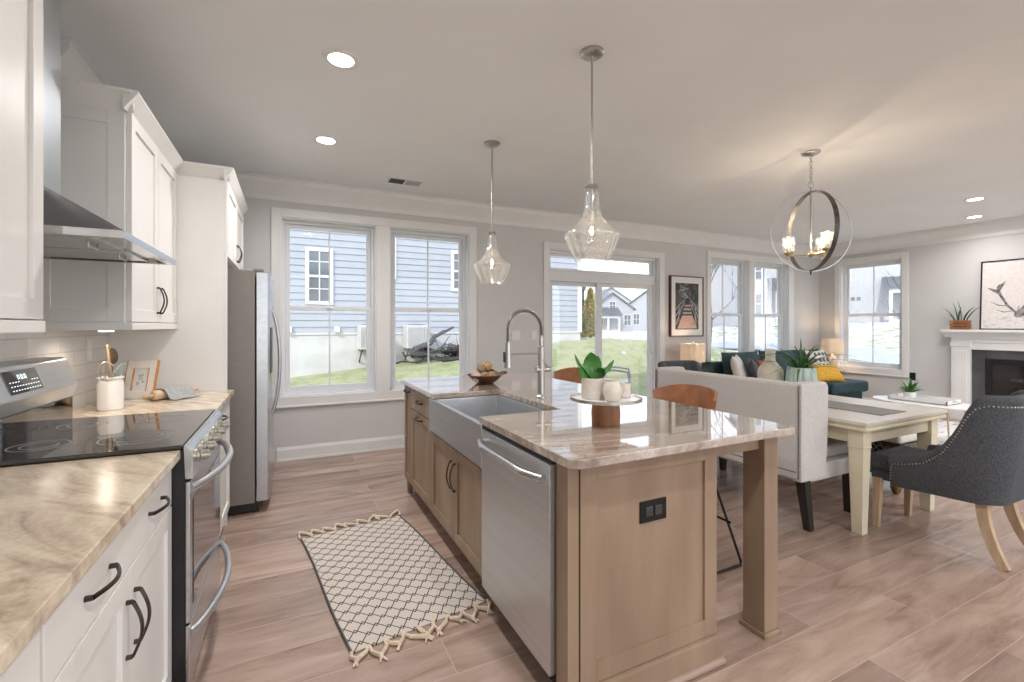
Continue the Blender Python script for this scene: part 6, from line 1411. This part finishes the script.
# neighbouring house with lap siding
NY, NX1, NX0, NZ0, NZ1 = 10.0, 6.86, -7.0, 1.17, 7.2
t = thing('neighbour_house', 'grey-blue lap sided house close behind the kitchen windows', 'house', (0, NY, 0))
NW = [(0.27, 0.79, 1.76, 2.90, 'a'), (1.52, 2.06, 2.34, 3.5, 'b'), (3.30, 3.86, 2.12, 3.05, 'c')]
mb = MB(); n = 44; h = (NZ1 - NZ0) / n
for i in range(n):
    z = NZ0 + i * h; mb.prism([(NX0, NY - 0.022, z), (NX0, NY - 0.006, z + h), (NX0, NY + 0.02, z + h), (NX0, NY + 0.02, z)], (NX1 - NX0, 0, 0))
    mb.prism([(NX1 + 0.022, NY, z), (NX1 + 0.006, NY, z + h), (NX1 - 0.02, NY, z + h), (NX1 - 0.02, NY, z)], (0, 9.0, 0))
finish('siding', mb, siding_m, t, None)
mb = MB(); mb.box(NX0, NX1, NY + 0.02, NY + 9, 0.2, NZ1); finish('wall_core', mb, siding_m, t, None)
mb = MB(); mb.box(NX0, NX1 - 0.01, NY - 0.005, NY + 9, -0.6, NZ0); finish('foundation', mb, concrete_m, t, None)
mb = MB(); mb.box(NX1 - 0.10, NX1 + 0.03, NY - 0.032, NY + 0.10, NZ0 - 0.01, NZ1, 0.004); mb.box(NX0, NX1, NY - 0.028, NY, NZ0 - 0.015, NZ0 + 0.012); finish('corner_board', mb, trim_m, t, None)
mb = MB(); mb.prism([(NX0 - 0.4, NY - 0.4, NZ1), (NX0 - 0.4, NY + 9.4, NZ1), (NX0 - 0.4, NY + 4.5, NZ1 + 2.6)], (NX1 - NX0 + 0.8, 0, 0)); finish('roof', mb, roof_m, t, None)
for x0, x1, z0, z1, _ in NW:
    mb = MB(); F_ = 0.07
    for (p, q, r_, s_) in ((x0, x0 + F_, z0, z1), (x1 - F_, x1, z0, z1), (x0 + F_, x1 - F_, z0, z0 + F_), (x0 + F_, x1 - F_, z1 - F_, z1), (x0 + F_, x1 - F_, (z0 + z1) / 2 - 0.025, (z0 + z1) / 2 + 0.025)): mb.box(p, q, NY - 0.05, NY, r_, s_, 0.003)
    xm = (x0 + x1) / 2; mb.box(xm - 0.012, xm + 0.012, NY - 0.042, NY, z0, z1); mb.box(x0, x1, NY - 0.040, NY, z0 + (z1 - z0) * 0.27, z0 + (z1 - z0) * 0.27 + 0.02); mb.box(x0, x1, NY - 0.040, NY, z0 + (z1 - z0) * 0.75, z0 + (z1 - z0) * 0.75 + 0.02)
    w = finish('window', mb, trim_m, t, None)
    mb = MB(); mb.box(x0 + 0.05, x1 - 0.05, NY - 0.034, NY - 0.026, z0 + 0.05, z1 - 0.05); finish('pane', mb, darkglass_m, w, None)
for xv in (-0.02, 0.86):
    mb = MB(); mb.prism([(xv - 0.05, NY - 0.022, 1.20), (xv - 0.05, NY - 0.022, 1.31), (xv - 0.05, NY - 0.05, 1.31), (xv - 0.05, NY - 0.11, 1.20)], (0.10, 0, 0), 0.004); finish('vent_hood', mb, trim_m, t, 30)
def condenser(label, x, y, z):
    t = thing('air_conditioner', label, 'air conditioner', (x, y, z), group='condenser units by the grey house')
    mb = MB(); mb.box(x - 0.25, x + 0.25, y - 0.2, y + 0.2, z, z + 0.50, 0.02); finish('cabinet', mb, acunit_m, t, 30)
    mb = MB()
    for k in range(11): xx = x - 0.21 + 0.042 * k; mb.box(xx - 0.007, xx + 0.007, y - 0.212, y - 0.198, z + 0.05, z + 0.45)
    finish('grille', mb, mat('dull_grey_fins', (0.40, 0.40, 0.39), 0.5, var=0.05), t, None)
    mb = MB(); mb.lathe([(0.0, 0.501), (0.2, 0.501), (0.2, 0.512), (0, 0.512)], (x, y, z), 24, cap=False); finish('fan_guard', mb, greyslate_m, t)
    for sx in (-1, 1):
        mb = MB(); mb.box(x + sx * 0.2 - 0.02, x + sx * 0.2 + 0.02, y - 0.2, y + 0.23, z - 0.035, z, 0.003); mb.tube([(x + sx * 0.2, y - 0.12, z - 0.02), (x + sx * 0.2, y + 0.235, z - 0.28)], 0.014, 6); finish('bracket', mb, greyiron_m, t)
condenser('white condenser unit at right edge of the left kitchen window', 1.50, NY - 0.245, 0.85)
condenser('white condenser unit in the right kitchen window, beside the dark heap', 2.45, NY - 0.245, 0.85)
# dark branching tubes heaped against the foundation, filling an unclear dark area
t = thing('dark_tube_heap', 'heap of dark branching tubes against the foundation outside', 'branches', (3.0, 9.4, gz(3.0, 9.4)))  # dark tubes in an unclear dark area, not certainly branches
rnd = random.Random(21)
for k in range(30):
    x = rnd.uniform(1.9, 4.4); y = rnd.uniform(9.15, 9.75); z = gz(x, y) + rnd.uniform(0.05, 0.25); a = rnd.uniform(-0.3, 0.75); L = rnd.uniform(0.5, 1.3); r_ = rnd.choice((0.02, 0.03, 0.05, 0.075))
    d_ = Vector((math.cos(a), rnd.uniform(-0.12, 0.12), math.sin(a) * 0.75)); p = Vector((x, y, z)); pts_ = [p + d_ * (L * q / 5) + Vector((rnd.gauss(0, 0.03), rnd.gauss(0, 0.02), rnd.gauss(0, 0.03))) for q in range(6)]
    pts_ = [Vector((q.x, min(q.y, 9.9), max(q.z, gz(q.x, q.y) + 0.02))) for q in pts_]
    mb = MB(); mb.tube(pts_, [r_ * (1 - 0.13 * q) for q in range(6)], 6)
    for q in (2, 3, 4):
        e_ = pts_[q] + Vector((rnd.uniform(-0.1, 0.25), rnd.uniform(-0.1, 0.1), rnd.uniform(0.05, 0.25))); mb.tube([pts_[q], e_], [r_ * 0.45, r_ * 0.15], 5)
    finish('dark_tube', mb, dark_tube_m, t)

def patio_chair(label, loc, rz, m_):
    t = thing('patio_chair', label, 'patio chair', (0, 0, 0), group='moulded patio chairs outside')
    P = []
    for i in range(11):
        u_ = -1 + 0.2 * i; row = []
        for j in range(15):
            s = j / 14
            if s < 0.5: q = s / 0.5; y_ = 0.24 - 0.44 * q; z = 0.43 - 0.03 * math.sin(PI * q) + 0.02 * u_ * u_
            else: q = (s - 0.5) / 0.5; y_ = -0.20 - 0.14 * q + 0.05 * u_ * u_; z = 0.42 + 0.44 * q - 0.10 * q * abs(u_) ** 2.4
            w = 0.27 * (1 - 0.08 * s); row.append(Vector((u_ * w, y_, z)))
        P.append(row)
    mb = MB(); mb.grid(P); bmesh.ops.solidify(mb.b, geom=mb.b.faces[:], thickness=0.012); finish('seat_shell', mb, m_, t, 60, world=False)
    for sx in (-1, 1):
        mb = MB(); mb.tube([(0.27 * sx, -0.22, 0.62), (0.31 * sx, -0.02, 0.65), (0.31 * sx, 0.2, 0.62), (0.29 * sx, 0.24, 0.44)], 0.018, 8); finish('arm', mb, m_, t, world=False)
        for y_, yo in ((0.21, 0.05), (-0.19, -0.08)):
            mb = MB(); mb.tube([(0.23 * sx, y_, 0.42), (0.27 * sx, y_ + yo, 0.0)], [0.022, 0.015], 8); finish('leg', mb, m_, t, world=False)
    t.location = loc; t.rotation_euler = (0, 0, rz)
    return t
patio_chair('grey resin patio chair seen through the lower right kitchen window', (2.52, 6.1, gz(2.52, 6.1)), 2.0, patio_m)
patio_chair('pale grey resin patio chair outside, behind the left stool', (4.25, 6.35, gz(4.25, 6.35)), 0.4, patiow_m)
patio_chair('grey resin patio chair outside, behind the pots on the pedestal tray', (5.02, 6.25, gz(5.02, 6.25)), -2.3, patio_m)
def tree(label, x, y, h, seed):
    rnd = random.Random(seed); z = gz(x, y); t = thing('bare_tree', label, 'tree', (x, y, z), group='bare trees outside')
    mb = MB(); p = Vector((x, y, z - 0.1)); pts_ = [p + Vector((0.05 * math.sin(i), 0.04 * math.cos(i * 1.3), h * i / 8)) for i in range(9)]; mb.tube(pts_, [0.09 * (1 - i / 9) + 0.012 for i in range(9)], 8); finish('trunk', mb, bark_m, t)
    mb = MB()
    def br(p, d_, L, r_, lv):
        q = [p]; dd = d_.copy()
        for i in range(4): dd = (dd + Vector((rnd.gauss(0, 0.12), rnd.gauss(0, 0.12), 0.06))).normalized(); q.append(q[-1] + dd * L / 4)
        mb.tube(q, [r_ * (1 - 0.2 * i) for i in range(5)], 5)
        if lv > 0:
            for k in range(3): br(q[rnd.randint(2, 4)], (dd + Vector((rnd.gauss(0, 0.6), rnd.gauss(0, 0.6), rnd.uniform(0, 0.5)))).normalized(), L * 0.6, r_ * 0.5, lv - 1)
    for k in range(11):
        a = rnd.uniform(0, 2 * PI); br(pts_[2 + k % 6], Vector((math.cos(a), math.sin(a), rnd.uniform(0.5, 1.1))).normalized(), h * 0.30, 0.026, 2)
    finish('branches', mb, bark_m, t)
tree('slender bare tree outside the left window behind the sofa', 13.1, 11.3, 4.6, 3)
tree('small bare tree by the porch outside the right-hand window', 21.5, 9.1, 3.6, 9)

def foliage(mb, c, rx, rz_, n, size, rnd, cone=False):
    for k in range(n):
        if cone: q = rnd.random() ** 1.3; a = rnd.uniform(0, 2 * PI); rr = rx * (1 - q) ** 0.8 * (0.35 + 0.65 * rnd.random() ** 0.5) + 0.03; p = Vector((c[0] + rr * math.cos(a), c[1] + rr * math.sin(a), c[2] + rz_ * q))
        else:
            v = Vector((rnd.gauss(0, 1), rnd.gauss(0, 1), rnd.gauss(0, 1))).normalized() * rnd.uniform(0.6, 1.0); p = Vector((c[0] + v.x * rx, c[1] + v.y * rx, c[2] + v.z * rz_))
        d_ = Vector((rnd.gauss(0, 0.5), rnd.gauss(0, 0.5), rnd.uniform(0.2, 1))).normalized(); s_ = d_.orthogonal().normalized() * size * 0.35
        b_ = mb.b; q1 = d_ * size * rnd.uniform(0.7, 1.2)
        b_.faces.new([b_.verts.new(p - s_), b_.verts.new(p + s_ * 0.2 - q1 * 0.2), b_.verts.new(p + s_), b_.verts.new(p + q1)])
rnd = random.Random(6); ax0, ay0 = 9.62, 13.4
t = thing('golden_conifer', 'narrow golden conifer beside the grey house, seen through patio door', 'shrub', (ax0, ay0, gz(ax0, ay0)))
mb = MB(); foliage(mb, (ax0, ay0, gz(ax0, ay0) + 0.05), 0.34, 1.70, 2200, 0.12, rnd, True); finish('foliage', mb, yellow_m, t, None)
mb = MB(); mb.tube([(ax0, ay0, gz(ax0, ay0) - 0.1), (ax0, ay0, gz(ax0, ay0) + 1.6)], [0.05, 0.01], 8); finish('trunk', mb, bark_m, t)
sx_, sy_ = 8.55, 12.9
t = thing('green_shrub', 'low green shrub at foot of the golden conifer', 'shrub', (sx_, sy_, gz(sx_, sy_)))
mb = MB(); foliage(mb, (sx_, sy_, gz(sx_, sy_) + 0.42), 0.42, 0.42, 1200, 0.13, rnd); finish('foliage', mb, shrub_m, t, None)
mb = MB(); mb.tube([(sx_, sy_, gz(sx_, sy_) - 0.1), (sx_, sy_, gz(sx_, sy_) + 0.4)], [0.04, 0.02], 8); finish('stem', mb, bark_m, t)
lx, ly = 10.35, 14.9; lz = gz(lx, ly)
t = thing('street_lamp', 'black post lamp left of the golden conifer', 'lamp post', (lx, ly, lz))
mb = MB(); mb.lathe([(0.11, -0.1), (0.11, 0.10), (0.06, 0.16), (0.045, 0.3), (0.04, 1.85), (0.06, 1.88), (0.06, 1.92)], (lx, ly, lz), 16); finish('post', mb, wire_m, t)
mb = MB(); mb.lathe([(0.09, 1.92), (0.14, 2.22), (0.13, 2.22), (0.08, 1.92)], (lx, ly, lz), 8, closed=True); 
for k in range(8): a = 2 * PI * k / 8; mb.tube([(lx + 0.095 * math.cos(a), ly + 0.095 * math.sin(a), lz + 1.92), (lx + 0.145 * math.cos(a), ly + 0.145 * math.sin(a), lz + 2.22)], 0.008, 5)
finish('lantern', mb, darkglass_m, t)
mb = MB(); mb.lathe([(0.17, 2.22), (0.13, 2.28), (0.05, 2.36), (0.02, 2.44), (0, 2.46)], (lx, ly, lz), 16); finish('cap', mb, wire_m, t)

def house(label, x, y, rz, w, dp, hw, hr, m_, wins, porch=None, garage=False, rm=None):
    """gabled house; its front looks along local -y; windows given as (x, z, w, h) on the front"""
    z = gz(x, y) - 0.1; t = thing('house', label, 'house', (0, 0, 0), group='houses across the street')
    mb = MB(); mb.prism([(-w / 2, 0, 0), (w / 2, 0, 0), (w / 2, 0, hw), (0, 0, hw + hr), (-w / 2, 0, hw)], (0, dp, 0)); finish('wall', mb, m_, t, None, world=False)
    mb = MB()
    for sx in (-1, 1):
        mb.prism([(0, -0.3, hw + hr + 0.02), (sx * (w / 2 + 0.35), -0.3, hw - 0.35 * hr / (w / 2) + 0.02), (sx * (w / 2 + 0.35), -0.3, hw - 0.35 * hr / (w / 2) + 0.17), (0, -0.3, hw + hr + 0.17)], (0, dp + 0.6, 0))
    finish('roof', mb, rm or roof_m, t, None, world=False)
    for (wx, wz, ww, wh) in wins:
        mb = MB()
        for (p, q, r_, s_) in ((wx - ww / 2 - 0.08, wx - ww / 2, wz - 0.08, wz + wh + 0.08), (wx + ww / 2, wx + ww / 2 + 0.08, wz - 0.08, wz + wh + 0.08), (wx - ww / 2, wx + ww / 2, wz - 0.08, wz), (wx - ww / 2, wx + ww / 2, wz + wh, wz + wh + 0.08), (wx - ww / 2, wx + ww / 2, wz + wh / 2 - 0.03, wz + wh / 2 + 0.03), (wx - 0.025, wx + 0.025, wz, wz + wh)): mb.box(p, q, -0.06, 0.01, r_, s_)
        f = finish('window', mb, trim_m, t, None, world=False)
        mb = MB(); mb.box(wx - ww / 2, wx + ww / 2, -0.03, 0.01, wz, wz + wh); finish('pane', mb, darkglass_m, f, None, world=False)
    if garage:
        for gx in garage:
            mb = MB(); mb.box(gx - 1.25, gx + 1.25, -0.04, 0.01, 0.1, 2.2); 
            for k in range(4): mb.box(gx - 1.22, gx + 1.22, -0.055, -0.03, 0.14 + k * 0.52, 0.14 + k * 0.52 + 0.46, 0.01)
            gd = finish('garage_door', mb, farside_m[0], t, None, world=False)
            mb = MB()
            for k in range(6): mb.box(gx - 1.05 + k * 0.36, gx - 0.80 + k * 0.36, -0.06, -0.05, 1.78, 2.05)
            finish('garage_lights', mb, darkglass_m, gd, None, world=False)
    if porch:
        p0, p1, pz, pd = porch
        mb = MB(); n = 9; mb.prism([(p0 - 0.2, 0, pz + 0.9), (p0 - 0.2, -pd - 0.2, pz), (p0 - 0.2, -pd - 0.2, pz + 0.12), (p0 - 0.2, 0, pz + 1.02)], (p1 - p0 + 0.4, 0, 0))
        k = p0
        while k <= p1: mb.prism([(k, 0, pz + 1.02), (k, -pd - 0.2, pz + 0.12), (k, -pd - 0.2, pz + 0.19), (k, 0, pz + 1.09)], (0.05, 0, 0)); k += 0.42
        finish('porch_roof', mb, metalroof_m, t, None, world=False)
        mb = MB(); mb.box(p0, p1, -pd, -pd + 0.15, pz - 0.30, pz); mb.box(p0, p1, -pd, 0, 0, 0.25); finish('porch_beam', mb, trim_m, t, None, world=False)
        for k in range(3):
            xx = p0 + 0.1 + (p1 - p0 - 0.2) * k / 2; mb = MB(); mb.box(xx - 0.1, xx + 0.1, -pd, -pd + 0.2, 0.2, pz - 0.28); finish('porch_post', mb, trim_m, t, None, world=False)
    t.location = (x, y, z); t.rotation_euler = (0, 0, rz)
    return t
two = [(-2.2, 1.0, 0.9, 1.5), (0, 1.0, 0.9, 1.5), (2.2, 1.0, 0.9, 1.5), (-2.2, 3.7, 0.9, 1.4), (0, 3.7, 0.9, 1.4), (2.2, 3.7, 0.9, 1.4)]
def hr_(x, y, off): return -math.atan2(x, y) + off
house('pale mint gabled house behind the golden conifer', 24.8, 38.0, hr_(24.8, 38, 0.2), 5.6, 6, 2.4, 1.5, farside_m[2], [(-0.5, 1.0, 0.9, 1.0)])
house('white gabled house with porch, left of those through the patio door', 35.2, 44.5, hr_(35.2, 44.5, 0.35), 5.2, 7, 2.9, 1.8, farside_m[0], [(-1.6, 0.9, 0.8, 1.2), (1.9, 0.9, 0.8, 1.2), (0, 2.9, 0.7, 0.8)], porch=(-2.4, 0.5, 2.0, 1.3))
house('pale grey gabled house at right in the patio door view', 46.0, 49.5, hr_(46, 49.5, -0.4), 7.0, 8, 3.8, 2.3, farside_m[1], two[:3] + [(0, 3.4, 1.0, 1.3)])
house('small far white house between two larger ones through patio door', 52.0, 66.0, hr_(52, 66, 0.3), 9.0, 9, 4.6, 3.0, farside_m[0], two)
house('white house with slit windows outside the left window behind the sofa', 40.0, 32.2, hr_(40, 32.2, 0.45), 8.0, 8, 5.0, 2.2, farside_m[0], [(1.2, 0.9, 0.5, 1.6), (1.2, 3.2, 0.5, 1.2), (-2.2, 0.9, 0.5, 1.6), (-2.2, 3.2, 0.5, 1.2)])
house('tall white house with gabled porch outside the right window behind the sofa', 31.5, 20.6, hr_(31.5, 20.6, 0.25), 6.0, 3.8, 6.6, 2.2, farside_m[0], [(-1.9, 0.9, 0.8, 1.4), (0, 0.9, 0.8, 1.4), (1.9, 0.9, 0.8, 1.4), (-1.9, 3.3, 0.8, 1.3), (0, 3.3, 0.8, 1.3), (1.9, 3.3, 0.8, 1.3), (-1.9, 5.3, 0.8, 1.0), (1.9, 5.3, 0.8, 1.0)], porch=(-0.9, 2.6, 2.4, 1.5))
house('white garage house with metal-roofed porch outside the right-hand window', 40.5, 18.9, hr_(40.5, 18.9, 0.1), 11.0, 9, 5.4, 2.4, farside_m[0], [(3.2, 3.9, 1.0, 1.0), (-2.4, 3.4, 0.9, 1.1)], porch=(0.2, 5.2, 2.5, 2.0), garage=[-2.3])
